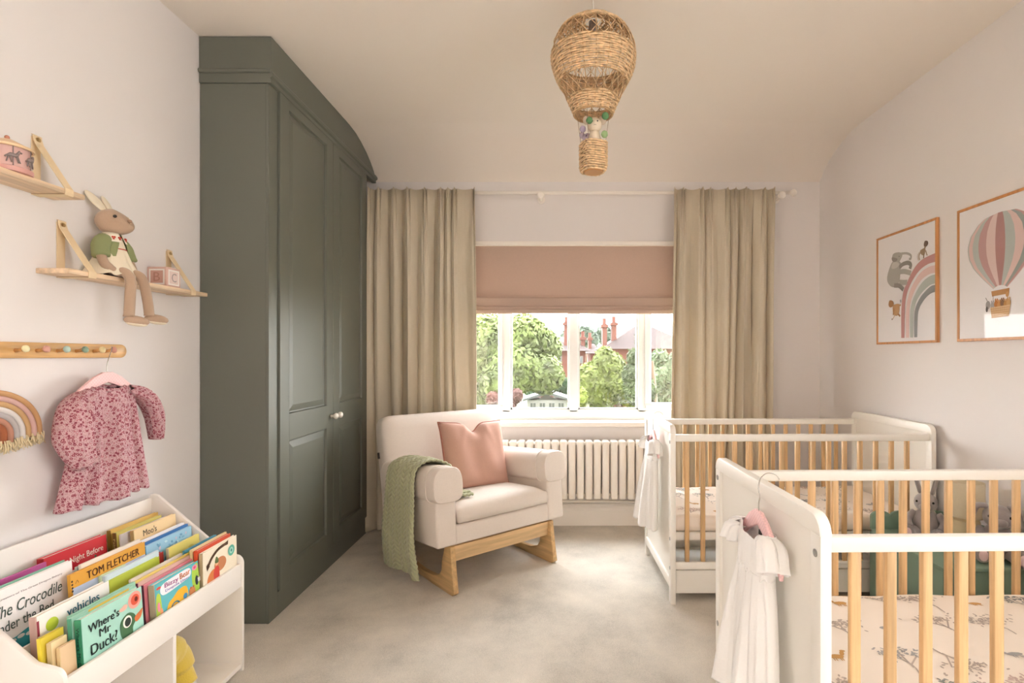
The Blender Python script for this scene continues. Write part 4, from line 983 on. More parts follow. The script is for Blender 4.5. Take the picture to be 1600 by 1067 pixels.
MB().box(-1.318, -1.312, ya, yb, .328, .47).build('slot_divider', M_BC, bc); MB().box(-1.452, -1.446, ya, yb, .328, .545).build('slot_divider', M_BC, bc)

M_PG = mat('f3ecdc', .8)
def book(name, x, y0, y1, zt, t, cov, label, zb=.3285, art=None, spine=None, spinetext=None, lean=-4.0, board=False, group='picture books in the display case', round_=.0):
    """x: front cover at the top; the front cover faces the room (+X), the spine faces the viewer's end (y0)"""
    h = zt - zb; xb = x + h * math.tan(R(-lean)); w = y1 - y0
    o = thing(name, label, 'book', (xb, y0, zb), (0, R(lean), 0), group=group)
    cm = mat(cov, .4, key='cover'); c = .0022
    m = MB().m(cm).box(-c, 0, .001, w, 0, h, .0006).box(-t, -t + c, .001, w, 0, h, .0006)
    m.m(mat(spine or cov, .4, key='cover')).box(-t, 0, -.0015, .0015, 0, h, .0006)
    m.build('cover', None, o, local=True)
    if t > .006: MB().box(-t + c, -c, .0015, w - .003, .003, h - .003).build('pages', M_PG, o, local=True)
    fr_ = _frame[o.name]; Xa = fr_.to_3x3()
    O = fr_ @ Vector((0, 0, 0)); U = Vector((0, 1, 0)); V = Xa @ Vector((0, 0, 1))
    if art:
        a = Art(O, U, V); art(a, w, h)
        if a.k: a.build('cover_picture', o)
    def tx(s_, u, v, w_, h_, col, bold=0.0, shear=0, ang=0, nm='title'):
        Ur, Vr = U, V
        if ang: Ur = (U * math.cos(R(ang)) + V * math.sin(R(ang))); Vr = (V * math.cos(R(ang)) - U * math.sin(R(ang)))
        text(nm, s_, O + U * u + V * v, Ur, Vr, w_, h_, mat(col, .5, key='ink'), o, bold=min(bold, .016), shear=shear, lift=(.0006 + (a.k + 3) * .00005) if art else .0008, depth=.0003)
    if spinetext:
        s_, w_, col = spinetext
        text('spine_title', s_, fr_ @ Vector((-t * .75, -.0016, h - .02)), Xa @ Vector((0, 0, -1)), Xa @ Vector((1, 0, 0)), w_, t * .5, mat(col, .5, key='ink'), o, lift=.0006, depth=.0003)
    return tx
K = lambda h, r=.5: mat(h, r, key='ink')

# ---- front slot, near end
def duck(a, w, h):
    fx = lambda u: u * w; g = lambda v: h - .132 + v * .132
    a.ell(fx(.86), g(.80), .024, .024, K('e9a193')); a.ell(fx(.865), g(.80), .015, .015, K('d9563a')); a.ell(fx(.885), g(.80), .006, .007, K('7a2418'))
    a.ell(fx(.65), g(.74), .014, .006, K('e8b9a6')); a.ell(fx(.68), g(.76), .010, .007, K('e8b9a6'))
    a.smooth([(fx(.63), g(.10)), (fx(.58), g(.30)), (fx(.60), g(.50)), (fx(.72), g(.60)), (fx(.83), g(.52)), (fx(.86), g(.38)), (fx(.80), g(.26)), (fx(.78), g(.10))], K('3f6a45'))
    a.ell(fx(.71), g(.43), .0155, .0165, K('f4efe6')); a.ell(fx(.715), g(.42), .011, .012, K('1f2a24'))
    a.smooth([(fx(.84), g(.43)), (fx(.93), g(.50)), (fx(1.0) - .002, g(.53)), (fx(.95), g(.37)), (fx(.86), g(.32))], K('d97a45'))
    a.rect(fx(.66), g(.08), fx(.80), g(.13), K('7d4a3a'))
    for u, v in ((.10, -.12), (.36, -.08)):
        a.line([(fx(u), g(v - .12)), (fx(u + .01), g(v + .06))], .0016, K('5a8a6c')); a.ell(fx(u + .01), g(v + .10), .0035, .012, K('4b3b40'))
        a.line([(fx(u - .05), g(v - .14)), (fx(u + .06), g(v - .02)), (fx(u + .12), g(v))], .0014, K('5a8a6c'))
    a.ell(fx(.25), g(.02), .012, .004, K('d9b464'))
tx = book('board_book', -1.215, 1.3755, 1.577, .515, .016, 'a9d9c9', 'pale aqua board book with a green duck head in the front slot', art=duck, spine='2f8a68', spinetext=("Where's Mr Duck?", .13, '123a2c'))
tx("Where's", .018, .142, .098, .022, '22302c', .016); tx('Mr', .050, .117, .036, .020, '22302c', .016); tx('Duck?', .022, .082, .084, .027, '22302c', .012)
book('board_book', -1.2365, 1.372, 1.572, .519, .010, 'a6d3bf', 'aqua board book just behind the pale aqua duck book', spine='4f9a80', art=lambda a, w, h: a.rect(.05, h - .0065, w - .015, h - .0005, K('e3c04e')))
book('picture_book', -1.2505, 1.385, 1.60, .520, .008, '9ccdb4', 'mint green picture book between the duck book and the white vehicles book')
tx = book('picture_book', -1.2930, 1.338, 1.556, .540, .018, 'f1ece6', 'white picture book with teal title vehicles in the front slot', spine='c5a49a', art=lambda a, w, h: (a.ell(.040, h - .036, .0175, .0165, K('bccb3a')), a.rect(0, 0, w, .02, K('d9d3cc')), a.rect(-.0, h - .05, .006, h - .012, K('8a3040')), a.rect(0, h - .1, .006, h - .055, K('2f6a5a'))))
tx('vehicles', .082, .172, .100, .024, '2f6f84', .012)
for i, (x, y0, y1, zt, t, c1, sp_, lab) in enumerate((
    (-1.222, 1.325, 1.368, .470, .008, 'e3c39a', 'd9bd8c', 'slim tan book whose spine shows left of the duck book'),
    (-1.238, 1.318, 1.362, .486, .010, 'efd9a8', 'cdb684', 'slim cream book with a round red badge on its spine'),
    (-1.256, 1.312, 1.372, .500, .010, 'e6d04a', 'e8d23e', 'slim bright yellow book at the near end of the front slot'))):
    book('slim_book', x, y0, y1, zt, t, c1, lab, spine=sp_)
# ---- front slot, middle
def bizzy(a, w, h):
    p0 = a.pt; a.pt = lambda x, y: p0(x, max(0, h - (h - y) * .72))
    a.rect(.002, h - .185, w - .002, h - .004, K('5fb7bf')); a.smooth([(.004, h - .185), (.004, h - .06), (.020, h - .05), (.026, h - .12), (.03, h - .185)], K('b7cf4a'))
    a.smooth([(w - .03, h - .13), (w - .035, h - .04), (w - .012, h - .006), (w - .003, h - .03), (w - .003, h - .13)], K('a9cf4a')); a.ell(w - .020, h - .022, .013, .012, K('e58aa8')); a.ell(w - .020, h - .022, .006, .006, K('d9506f'))
    a.smooth([(.030, h - .018), (.110, h - .008), (w - .045, h - .012), (w - .042, h - .045), (.12, h - .056), (.034, h - .062)], K('f1eff3'))
    a.ell(.016, h - .022, .010, .006, K('d95a4a'))
    a.smooth([(.045, h - .150), (.052, h - .112), (.075, h - .096), (.10, h - .078), (.135, h - .082), (.140, h - .13), (.12, h - .15), (.08, h - .165)], K('e8b42c')); a.ell(.082, h - .138, .020, .021, K('2f6f8a')); a.ell(.082, h - .138, .014, .015, K('e8b42c')); a.ell(.128, h - .122, .010, .012, K('3f8fc0'))
    a.smooth([(.150, h - .145), (.146, h - .112), (.160, h - .102), (.175, h - .114), (.172, h - .15)], K('c9804a')); a.ell(.155, h - .103, .004, .005, K('a86434')); a.ell(.168, h - .103, .004, .005, K('a86434'))
    a.ell(.012, h - .1, .006, .02, K('e88aa0')); a.ell(.022, h - .13, .006, .02, K('f0a070')); a.ell(w - .014, h - .085, .008, .022, K('23313a'))
tx = book('board_book', -1.213, 1.624, 1.8235, .497, .018, '4fb3bd', 'bright turquoise board book with a yellow vehicle, mid front slot', art=bizzy, spine='b5a890')
tx('Bizzy', .040, .139, .060, .018, 'a8488f', .03, ang=-2); tx('Bear', .108, .141, .048, .018, 'd97a3a', .03, ang=2); tx('Deepsea Diver', .042, .1275, .108, .010, '7a68b0', .0)
tx('win', .190, .100, .012, .02, 'f3f1ee', .02, nm='badge_text')
book('board_book', -1.236, 1.612, 1.828, .502, .007, 'd9808a', 'pink edged book directly behind the turquoise board book', spine='5d2338')
book('picture_book', -1.248, 1.606, 1.838, .510, .007, 'dcb4a8', 'dusty pink thin book in the middle of the front slot', spine='7a3048')
book('picture_book', -1.260, 1.612, 1.85, .514, .006, 'e9d070', 'soft yellow thin book in the middle of the front slot')
book('picture_book', -1.271, 1.61, 1.83, .520, .007, 'd9cfc0', 'pale grey thin book in the middle of the front slot')
# ---- front slot, far end
def fox(a, w, h):
    p0 = a.pt; a.pt = lambda x, y: p0(x, h - (h - y) * .82)
    a.ell(.050, h - .125, .026, .036, K('d9824a'), -.5); a.ell(.095, h - .085, .034, .030, K('c98256')); a.smooth([(.060, h - .14), (.058, h - .10), (.075, h - .085), (.088, h - .10), (.086, h - .15)], K('cf3f35')); a.ell(.066, h - .16, .014, .018, K('4a6f9a')); a.ell(.074, h - .072, .010, .012, K('e8b48a')); a.smooth([(.064, h - .068), (.072, h - .045), (.084, h - .06), (.082, h - .074)], K('5a6a3a'))
    a.line([(.028, h - .065), (.050, h - .038), (.085, h - .018), (.130, h - .012)], .013, K('5a3d22')); a.poly([(.018, h - .062), (.030, h - .052), (.036, h - .070), (.022, h - .084)], K('4a3119')); a.poly([(.126, h - .006), (.142, h - .002), (.140, h - .020), (.126, h - .02)], K('4a3119'))
    a.ell(.160, h - .055, .020, .024, K('5fb5a0')); a.ell(.160, h - .055, .011, .014, K('a9d9c9')); a.ell(.160, h - .055, .005, .007, K('3f8f80'))
tx = book('board_book', -1.2030, 1.832, 2.027, .516, .012, 'f1e6cf', 'cream board book with an orange animal and brown ribbon at the far front', art=fox, spine='b9a482', lean=-1.0)
book('board_book', -1.2220, 1.834, 2.02, .525, .012, 'd9542f', 'orange red board book behind the cream board book', lean=-2.5)
book('picture_book', -1.2400, 1.832, 2.026, .529, .007, 'e3cf9a', 'straw coloured thin book behind the orange red board book')
book('picture_book', -1.2560, 1.856, 2.028, .515, .012, 'c9cf4a', 'lime green book at the far end of the front slot', spine='9aa62a')
book('picture_book', -1.2780, 1.855, 2.026, .518, .009, '4f9ab5', 'blue green thin book at the far end of the front slot')
# ---- middle slot
book('board_book', -1.3270, 1.60, 1.80, .520, .010, 'c3d04a', 'lime edged board book standing between vehicles book and the orange one')
def monkey(a, w, h):
    a.rect(.002, h - .13, w - .002, h - .002, K('cfe0ea'))
    a.smooth([(.135, h - .10), (.128, h - .05), (.150, h - .022), (.185, h - .024), (.200, h - .05), (.195, h - .10)], K('6b4a3e')); a.ell(.132, h - .055, .010, .012, K('c99a86')); a.ell(.200, h - .045, .010, .012, K('c99a86'))
    a.ell(.160, h - .056, .020, .022, K('e8cdbb')); a.ell(.177, h - .056, .014, .018, K('e8cdbb')); a.ell(.158, h - .050, .0025, .003, K('2a2020')); a.ell(.178, h - .050, .0025, .003, K('2a2020')); a.ell(.168, h - .064, .003, .002, K('8a5a4a'))
    a.ell(.168, h - .105, .032, .022, K('e3ddd6')); a.ell(.17, h - .118, .012, .006, K('d9806a'))
book('board_book', -1.3400, 1.60, 1.815, .535, .009, 'cfdde6', 'pale blue board book with a brown monkey face in the middle slot', art=monkey)
def chick(a, w, h):
    a.smooth([(.01, h - .10), (.008, h - .04), (.03, h - .008), (.06, h - .010), (.078, h - .04), (.082, h - .10)], K('bccf96')); a.ell(.052, h - .062, .030, .026, K('ecc22f')); a.ell(.040, h - .062, .004, .004, K('2a2020')); a.ell(.026, h - .062, .009, .007, K('e38a3a')); a.ell(.062, h - .035, .010, .006, K('e8b090')); a.ell(.024, h - .026, .0022, .0022, K('2a3a2a')); a.ell(.034, h - .024, .0022, .0022, K('2a3a2a'))
book('board_book', -1.3500, 1.595, 1.688, .538, .006, 'c9d6ad', 'small green board book with a yellow chick face beside the monkey book', art=chick)
def monster(a, w, h):
    a.rect(.003, h - .26, w - .003, h - .040, K('b9c6de')); a.smooth([(.030, h - .20), (.035, h - .11), (.080, h - .060), (.15, h - .055), (.20, h - .09), (.21, h - .2)], K('5a352e'))
    for k in range(4): a.ell(.002, h - .02 - k * .009, .003, .003, K('3a2418'))
    a.line([(.012, h - .03), (.018, h - .022), (.022, h - .03)], .0012, K('3a2418'))
tx = book('picture_book', -1.3620, 1.510, 1.782, .575, .010, 'e0a33a', 'orange topped picture book with dark brown capital lettering', art=monster)
tx('TOM FLETCHER', .050, .214, .195, .022, '5a2d14', .010)
book('picture_book', -1.3760, 1.560, 1.780, .585, .008, 'e6ddcf', 'white spiral bound book behind the orange topped picture book', art=None)
book('picture_book', -1.3880, 1.560, 1.77, .578, .007, 'b9c2bd', 'grey green thin book behind the white spiral bound book')
def croc(a, w, h):
    a.rect(.0, .0, w, h - .135, K('2f9aa5')); a.smooth([(.0, h - .135), (.04, h - .128), (.07, h - .133), (.11, h - .124), (.15, h - .130), (.20, h - .120), (w, h - .11), (w, h - .16), (0, h - .16)], K('2f9aa5'))
    for k in range(9): a.ell(.02 + k * .022, h - .140 + .003 * (k % 2), .010, .005, K('e9e6e2'))
    a.rect(0, 0, w, h - .185, K('24282b'))
tx = book('picture_book', -1.4000, 1.312, 1.556, .600, .012, 'efeae7', 'tall white and teal picture book with long title, left in the middle slot', art=croc)
tx('The Crocodile', .022, .200, .185, .030, '3f4f46', .0, shear=.25); tx('Under the Bed', .014, .162, .165, .026, '3f4f46', .0)
tx('the creators of The Great Dragon Bakery', .02, .243, .19, .006, '9a8f92', 0, nm='strapline')
book('picture_book', -1.4150, 1.315, 1.55, .603, .006, '7fae97', 'mottled green thin book behind the tall white and teal one')
tx = book('picture_book', -1.3700, 1.797, 2.022, .553, .010, '9cc9e3', 'sky blue patterned picture book at the far end of the middle slot', spine='2f86b0', art=lambda a, w, h: [a.ell(random.Random(k).uniform(.02, w - .02), h - random.Random(k * 7 + 1).uniform(.01, .12), random.Random(k + 5).uniform(.004, .010), .004, K(['7fb4d6', 'c4e0ef', '6a9fc8', 'd9c3d6'][k % 4]), k) for k in range(40)])
book('picture_book', -1.3460, 1.80, 1.845, .520, .012, 'b5322f', 'narrow dark red book by the sky blue patterned one', spine='8f2423')
tx = book('picture_book', -1.3330, 1.852, 2.010, .527, .009, 'e8d672', 'pale yellow picture book in front of the sky blue patterned one', spine='cfc3a0', art=lambda a, w, h: (a.ell(.05, h - .05, .02, .010, K('dcc85c')), a.ell(.11, h - .03, .014, .006, K('dcc85c')), a.ell(.06, h - .065, .003, .003, K('8a7a2a'))))
book('picture_book', -1.3840, 1.792, 2.024, .560, .008, '2f6fae', 'deep blue thin book behind the sky blue patterned one')
book('picture_book', -1.3960, 1.80, 2.02, .566, .009, 'f0ecec', 'plain white thin book behind the deep blue one')
tx = book('picture_book', -1.4300, 1.822, 2.022, .598, .012, 'ecd0a0', 'cream picture book with a short black title at the far end', spine='b59a62')
tx("Moo's", .040, .237, .062, .022, '2d2a24', 0)
# ---- back slot
tx = book('picture_book', -1.4850, 1.560, 1.776, .602, .020, 'c8202c', 'thick bright red book standing in the back slot', spine='a5141f', art=lambda a, w, h: [a.ell(.02 + k * .03, h - .075 + (k % 3) * .01, .004, .004, K('3f7a4a')) for k in range(6)])
tx('The Night Before', .035, .222, .165, .024, 'f0dfcf', .0)
book('picture_book', -1.4700, 1.315, 1.552, .597, .006, 'c55a9a', 'magenta edged thin book at the near end of the back slot')
book('picture_book', -1.4820, 1.32, 1.550, .590, .007, '8fae9a', 'green edged thin book at the near end of the back slot')
book('picture_book', -1.4660, 1.793, 2.0, .600, .012, 'cdbf62', 'olive and brown patterned book at the far end of the back slot', spine='6d5426', spinetext=('Fables', .05, 'd9c884'))
book('picture_book', -1.4900, 1.80, 2.015, .606, .012, 'dcb55a', 'golden yellow book at the far end of the back slot', spine='8a6a2a')
book('picture_book', -1.4550, 1.80, 2.01, .592, .006, 'e6e2e4', 'whitish thin book in the far part of the back slot')

# yellow plush in the cubby
M_YL = mat('dcc04e', .95, bump=.8, bscale=180, key='yplush', sheen=.5); M_WP = mat('eae6de', .95, bump=.6, bscale=180, key='wplush', sheen=.5)
yp = thing('yellow_plush', 'yellow plush animal with white face patch and feet in the right hand cubby', 'soft toy', (-1.30, 1.79, .029))
MB().tube(spline([(-1.27, 1.850, .055), (-1.29, 1.852, .10), (-1.30, 1.835, .165), (-1.30, 1.785, .205), (-1.29, 1.735, .185), (-1.27, 1.715, .12), (-1.26, 1.712, .068)], 7), [.026] + [.036] * 8 + [.046] * 8 + [.052] * 10 + [.050] * 8 + [.036] * 7 + [.030], 20).build('body', M_YL, yp, smooth=True)
for x, y in ((-1.27, 1.850), (-1.26, 1.712)): MB().tube([(x, y, .0315), (x, y, .040), (x, y, .066)], [.022, .031, .028], 16).build('foot', M_WP, yp, smooth=True, label='white foot')
fc = MB().ball((-1.247, 1.722, .172), (.016, .026, .034), 18, Matrix.Rotation(R(12), 3, 'X')).build('face_patch', M_WP, yp, smooth=True, label='white face patch')
MB().ball((-1.231, 1.732, .182), (.004, .006, .008), 12).build('eye', mat('9a6f3a', .3), fc, smooth=True)
MB().ball((-1.320, 1.868, .15), (.024, .014, .018), 14).build('tail', M_YL, yp, smooth=True)
# ================================================================= framed pictures on the right wall
M_FRM = mat('c98f5a', .4, kind='wood', key='z'); M_PAPER = mat('e9e6e8', .6, key='paper')
XP = XR - .012
def frame(y0, y1, z0, z1, label):
    t = thing('framed_picture', label, 'picture', (XR - .015, (y0 + y1) / 2, z0), group='oak framed nursery prints')
    w = .012; m = MB()
    m.box(XP - .004, XR - .001, y0, y1, z0, z0 + w, .0015).box(XP - .004, XR - .001, y0, y1, z1 - w, z1, .0015).box(XP - .004, XR - .001, y0, y0 + w, z0 + w, z1 - w, .0015).box(XP - .004, XR - .001, y1 - w, y1, z0 + w, z1 - w, .0015)
    m.build('frame', M_FRM, t)
    MB().box(XP, XR - .002, y0 + w, y1 - w, z0 + w, z1 - w).build('print', M_PAPER, t)
    MB().box(XP - .0035, XP - .002, y0 + w, y1 - w, z0 + w, z1 - w).build('glass', PGLASS, t)
    return t
xa = XP - .004
def wp(px, py): v = PX(px, py, xa); return v.y, v.z
y_far = wp(1369.2, 400)[0]; y_near = wp(1463.5, 400)[0]
f1 = frame(y_near, y_far, 1.255, 1.862, 'oak framed print of animals climbing a striped rainbow on the right wall')
# art coordinates: u runs from the far edge towards the near edge (-Y), v up
def mk(O): return Art((XP - .0004, O[0], O[1]), (0, -1, 0), (0, 0, 1), lift=.0003)
a = mk((y_far - .012, 1.267)); W1 = y_far - y_near - .024; H1 = .583
def uv(zx, zy):   # from a close-up of the print to the paper
    v = PX(1360 + zx / 5.925, 360 + zy / 5.925, xa); return (min(W1 - .001, (y_far - .012) - v.y), v.z - 1.267)
def band(o, i, c_):
    O_ = [uv(*p) for p in o]; I_ = [uv(*p) for p in i]
    A_ = spline([(x, y, 0) for x, y in O_], 6); B_ = spline([(x, y, 0) for x, y in I_], 6)
    a.poly([(min(W1, v.x), v.y) for v in A_] + [(min(W1, v.x), v.y) for v in B_[::-1]], K(c_, .8))
band([(280, 995), (280, 760), (295, 590), (330, 490), (400, 350), (480, 265), (598, 208)], [(310, 995), (312, 760), (325, 620), (365, 500), (440, 380), (520, 315), (598, 290)], 'c08f8d')
band([(322, 993), (322, 770), (338, 640), (378, 520), (450, 400), (530, 340), (598, 320)], [(352, 993), (353, 780), (368, 660), (408, 550), (470, 455), (540, 405), (598, 390)], 'e0c3c0')
band([(362, 992), (362, 790), (378, 670), (418, 570), (475, 480), (540, 425), (598, 406)], [(391, 992), (392, 800), (408, 690), (446, 610), (500, 545), (550, 505), (598, 490)], 'b3bab6')
band([(400, 990), (400, 800), (418, 700), (456, 620), (505, 560), (555, 515), (598, 502)], [(428, 988), (432, 800), (448, 720), (480, 660), (520, 610), (560, 580), (598, 568)], '8f9294')
def sm(pts, c_): a.smooth([uv(*p) for p in pts], K(c_, .8), 4)
def ln(pts, w, c_): a.line([uv(*p) for p in pts], w, K(c_, .8), 4)
G1, G2, G3 = 'aaa7a2', '8b8883', 'c2bfba'
sm([(200, 290), (165, 370), (150, 440), (160, 490), (200, 525), (250, 500), (268, 440), (266, 370), (290, 330), (255, 280)], G1)
sm([(195, 270), (205, 220), (250, 203), (290, 215), (280, 260), (250, 300), (210, 295)], G1)
ln([(280, 215), (330, 212), (368, 230), (368, 262), (352, 262)], .012, G1)
ln([(262, 340), (300, 310), (345, 300), (368, 320), (360, 355)], .022, G2); ln([(262, 385), (310, 380), (370, 395)], .026, G1)
ln([(262, 480), (300, 482), (335, 480)], .028, G1); ln([(215, 510), (262, 512), (300, 548)], .024, G2)
sm([(205, 300), (190, 350), (225, 352), (262, 322), (250, 296)], G3); sm([(196, 250), (200, 285), (230, 288), (245, 262)], G2)
ln([(200, 515), (240, 530)], .003, G2); a.ell(*uv(262, 240), .003, .003, K('4a4744'))
M1 = 'a08a72'
sm([(455, 190), (490, 165), (505, 175), (495, 225), (470, 225)], M1); ln([(462, 200), (445, 235), (450, 275)], .007, M1); ln([(490, 215), (488, 258)], .008, '8a7560'); ln([(508, 185), (515, 215), (522, 232)], .006, M1)
sm([(490, 130), (500, 98), (525, 98), (530, 125), (512, 150), (495, 150)], '75665a'); ln([(450, 200), (432, 240), (440, 280)], .003, M1); ln([(505, 145), (495, 175)], .010, M1)
L1 = 'bd9468'
sm([(205, 700), (240, 680), (265, 690), (262, 760), (240, 790), (208, 770)], L1); sm([(165, 680), (175, 648), (205, 655), (212, 690), (190, 712), (170, 706)], 'a87c52')
ln([(245, 700), (278, 690)], .010, L1); ln([(250, 770), (272, 795)], .010, 'a87c52'); ln([(225, 780), (205, 820)], .004, L1); a.ell(*uv(198, 822), .004, .005, K('6a4a30')); sm([(268, 645), (278, 640), (282, 660), (274, 670)], 'a9a6a6'); ln([(215, 720), (208, 785)], .008, 'a87c52')
a.build('artwork', f1, label='climbing elephant, monkey and lion cub beside a rose, pink and grey rainbow')
y2f = wp(1495, 400)[0]
f2 = frame(y2f - .475, y2f, 1.255, 1.855, 'oak framed print of a striped hot air balloon on the right wall')
a = mk((y2f - .012, 1.267)); W1 = .451
def uv(zx, zy):
    v = PX(1490 + zx / 4.85, 290 + zy / 4.85, xa); return ((y2f - .012) - v.y, v.z - 1.267)
# balloon: gores drawn as a fan of slices of an egg-shaped envelope
uc, vt, vb = .2255, .533, .205; Rr = .178
def edge(s, v):       # s in -1..1 across, v 0 top .. 1 bottom
    prof = (math.sin(math.pi * min(1, v * 1.06) ** .80) ** .62) if v < .86 else 0
    prof = interp(v, [0, .04, .12, .25, .4, .55, .7, .85, 1], [0, .36, .66, .90, 1.0, .96, .80, .52, .20])
    return (uc + Rr * prof * s, lerp(vt, vb, v) + .010 * (1 - abs(s)) * (1 - v) - (.0 if v < .5 else .012 * (1 - s * s) * (v - .5) * 2 * -1))
cols = ['b9bcb9', 'd9bdba', 'b7bdb9', 'c09a98', 'dcc4c1', 'b08583', 'b3bab7', 'dcc1bd', '9ba29f', 'c09a98', 'd9bdba']
ss = [math.sin(R(-90 + 180 * k / 11)) for k in range(12)]
for k in range(11):
    lft = [edge(ss[k], v / 16) for v in range(17)]; rgt = [edge(ss[k + 1], v / 16) for v in range(17)]
    a.k += 1; a.mb.m(K(cols[k], .8)); a.mb.grid([[a.pt(*q) for q in lft[1:]], [a.pt(*q) for q in rgt[1:]]])
def rc(p, q, c_): a.rect(min(p[0], q[0]), min(p[1], q[1]), max(p[0], q[0]), max(p[1], q[1]), K(c_, .8))
a.poly([(.180, .196), (.272, .200), (.270, .178), (.184, .174)], K('b98a5c', .8))
for u in (.190, .262): a.line([(u, .180), (u, .120)], .0022, K('8a6a4a', .8))
for k, (u, c_) in enumerate(((.186, 'a9a6a6'), (.206, 'b5783f'), (.222, 'c9945c'), (.238, '8a6a50'), (.254, 'b98850'), (.268, 'c9a06c'))):
    a.ell(u, .134 + (k % 2) * .006, .011, .016, K(c_, .8)); a.ell(u - .004, .152 + (k % 2) * .006, .0035, .006, K(c_, .8)); a.ell(u + .005, .152 + (k % 2) * .006, .0035, .006, K(c_, .8))
a.ell(.164, .140, .012, .018, K('9a9696', .8)); a.ell(.158, .122, .006, .012, K('55504e', .8)); a.line([(.152, .172), (.160, .158)], .003, K('6a6562', .8)); a.ell(.262, .176, .008, .012, K('c99a66', .8)); a.ell(.262, .192, .006, .006, K('b98850', .8))
a.poly([(.176, .128), (.278, .132), (.270, .086), (.184, .082)], K('d9b990', .8))
for k in range(5): a.line([(.178 + k * .0015, .120 - k * .009), (.276 - k * .0015, .123 - k * .009)], .0014, K('b98a5c', .8), 2)
for k in range(9): a.line([(.183 + k * .0112, .128), (.188 + k * .0100, .085)], .0010, K('c49a6c', .8), 2)
a.build('artwork', f2, label='rose, pink and grey striped balloon with a basket of animals')

# ================================================================= wicker balloon pendant
M_WK = mat('d3b48c', .6, var=.18, vscale=60, key='wicker'); M_WK2 = mat('b39269', .6, var=.15, vscale=60, key='wicker')
PX0, PY0 = (927 - CX) * 2.074 / F, 2.074
pd = thing('balloon_pendant', 'wicker hot air balloon pendant hanging from the ceiling', 'pendant lamp', (PX0, PY0, 1.89))
prof = [(.03, 2.478), (.070, 2.472), (.100, 2.458), (.128, 2.434), (.147, 2.404), (.158, 2.370), (.1605, 2.338), (.156, 2.303), (.144, 2.268), (.128, 2.238), (.112, 2.208), (.098, 2.178), (.085, 2.150), (.076, 2.128), (.072, 2.118)]
pz = [p_[1] for p_ in prof][::-1]; prr = [p_[0] for p_ in prof][::-1]
rad = lambda z: interp(z, pz, prr)
# arc length table so that the weave rows are evenly spaced
zs = [2.478 - k * .001 for k in range(361)]; ss_ = [0]
for i in range(1, len(zs)): ss_.append(ss_[-1] + math.hypot(zs[i] - zs[i - 1], rad(zs[i]) - rad(zs[i - 1])))
def z_at(s_):
    k = 0
    while k < len(ss_) - 1 and ss_[k + 1] < s_: k += 1
    return zs[k]
def s_of(z): return ss_[min(len(ss_) - 1, max(0, int(round((2.478 - z) / .001))))]
NST = 20
def weave(name, z0, z1, step=.0072, r_=.0038, parent=pd):
    m = MB(); s0, s1 = s_of(z0), s_of(z1); n = int((s1 - s0) / step)
    for k in range(n + 1):
        z = z_at(s0 + (s1 - s0) * k / n); rr = rad(z); N = NST * 6
        ph = math.pi * (k % 2)
        m.tube([(PX0 + (rr + .0024 * math.cos(NST / 2 * t + ph)) * math.cos(t), PY0 + (rr + .0024 * math.cos(NST / 2 * t + ph)) * math.sin(t), z + .0006 * math.sin(5 * t + k)) for t in [2 * math.pi * q / N for q in range(N)]], r_, 5, closed=True)
    return m.build(name, M_WK, parent, smooth=True)
weave('crown_band', 2.476, 2.428); weave('woven_band', 2.344, 2.240); weave('lower_band', 2.172, 2.124)
m = MB()
for k in range(NST):
    t = 2 * math.pi * k / NST
    m.tube([(PX0 + rad(z) * math.cos(t), PY0 + rad(z) * math.sin(t), z) for z in [2.476 - q * .0119 for q in range(31)]], .0021, 5)
m.build('stakes', M_WK2, pd, smooth=True)
for nm, za, zb in (('open_lattice', 2.430, 2.342), ('open_lattice', 2.242, 2.170)):
    m = MB()
    for k in range(NST):
        for sg in (-1, 1):
            t0 = 2 * math.pi * k / NST
            m.tube([(PX0 + (rad(z) + .003 * sg) * math.cos(t), PY0 + (rad(z) + .003 * sg) * math.sin(t), z) for z, t in [(lerp(za, zb, q / 8), t0 + sg * (q / 8) * 2 * math.pi / NST * 1.5) for q in range(9)]], .0013, 5)
    m.build(nm, M_WK, pd, smooth=True)
m = MB()
for zz, r_ in ((2.120, .005), (2.427, .0036), (2.343, .0036), (2.240, .0036), (2.172, .0036)):
    for sg in (0, math.pi):
        m.tube([(PX0 + (rad(zz) + .002 * math.cos(30 * t + sg)) * math.cos(t), PY0 + (rad(zz) + .002 * math.cos(30 * t + sg)) * math.sin(t), zz + .002 * math.sin(30 * t + sg)) for t in [2 * math.pi * q / 120 for q in range(120)]], r_ * .7, 5, closed=True)
m.build('twisted_rims', M_WK2, pd, smooth=True)
MB().tube([(PX0, PY0, 2.46), (PX0, PY0, ZC - .02)], .0022, 8).build('flex', mat('e8e2da', .5), pd, smooth=True)
MB().lathe([(.0, 0), (.038, 0), (.044, .006), (.044, .018), (0, .019)], (PX0, PY0, ZC - .0195), 28).build('ceiling_rose', M_TRIM, pd, smooth='auto')
MB().tube([(PX0, PY0, 2.478), (PX0, PY0, 2.42)], .017, 16).build('lamp_holder', mat('8a7f78', .5), pd, smooth='auto')
MB().ball((PX0, PY0, 2.39), (.026, .026, .034), 18).build('bulb', mat('efe9df', .2), pd, smooth=True)
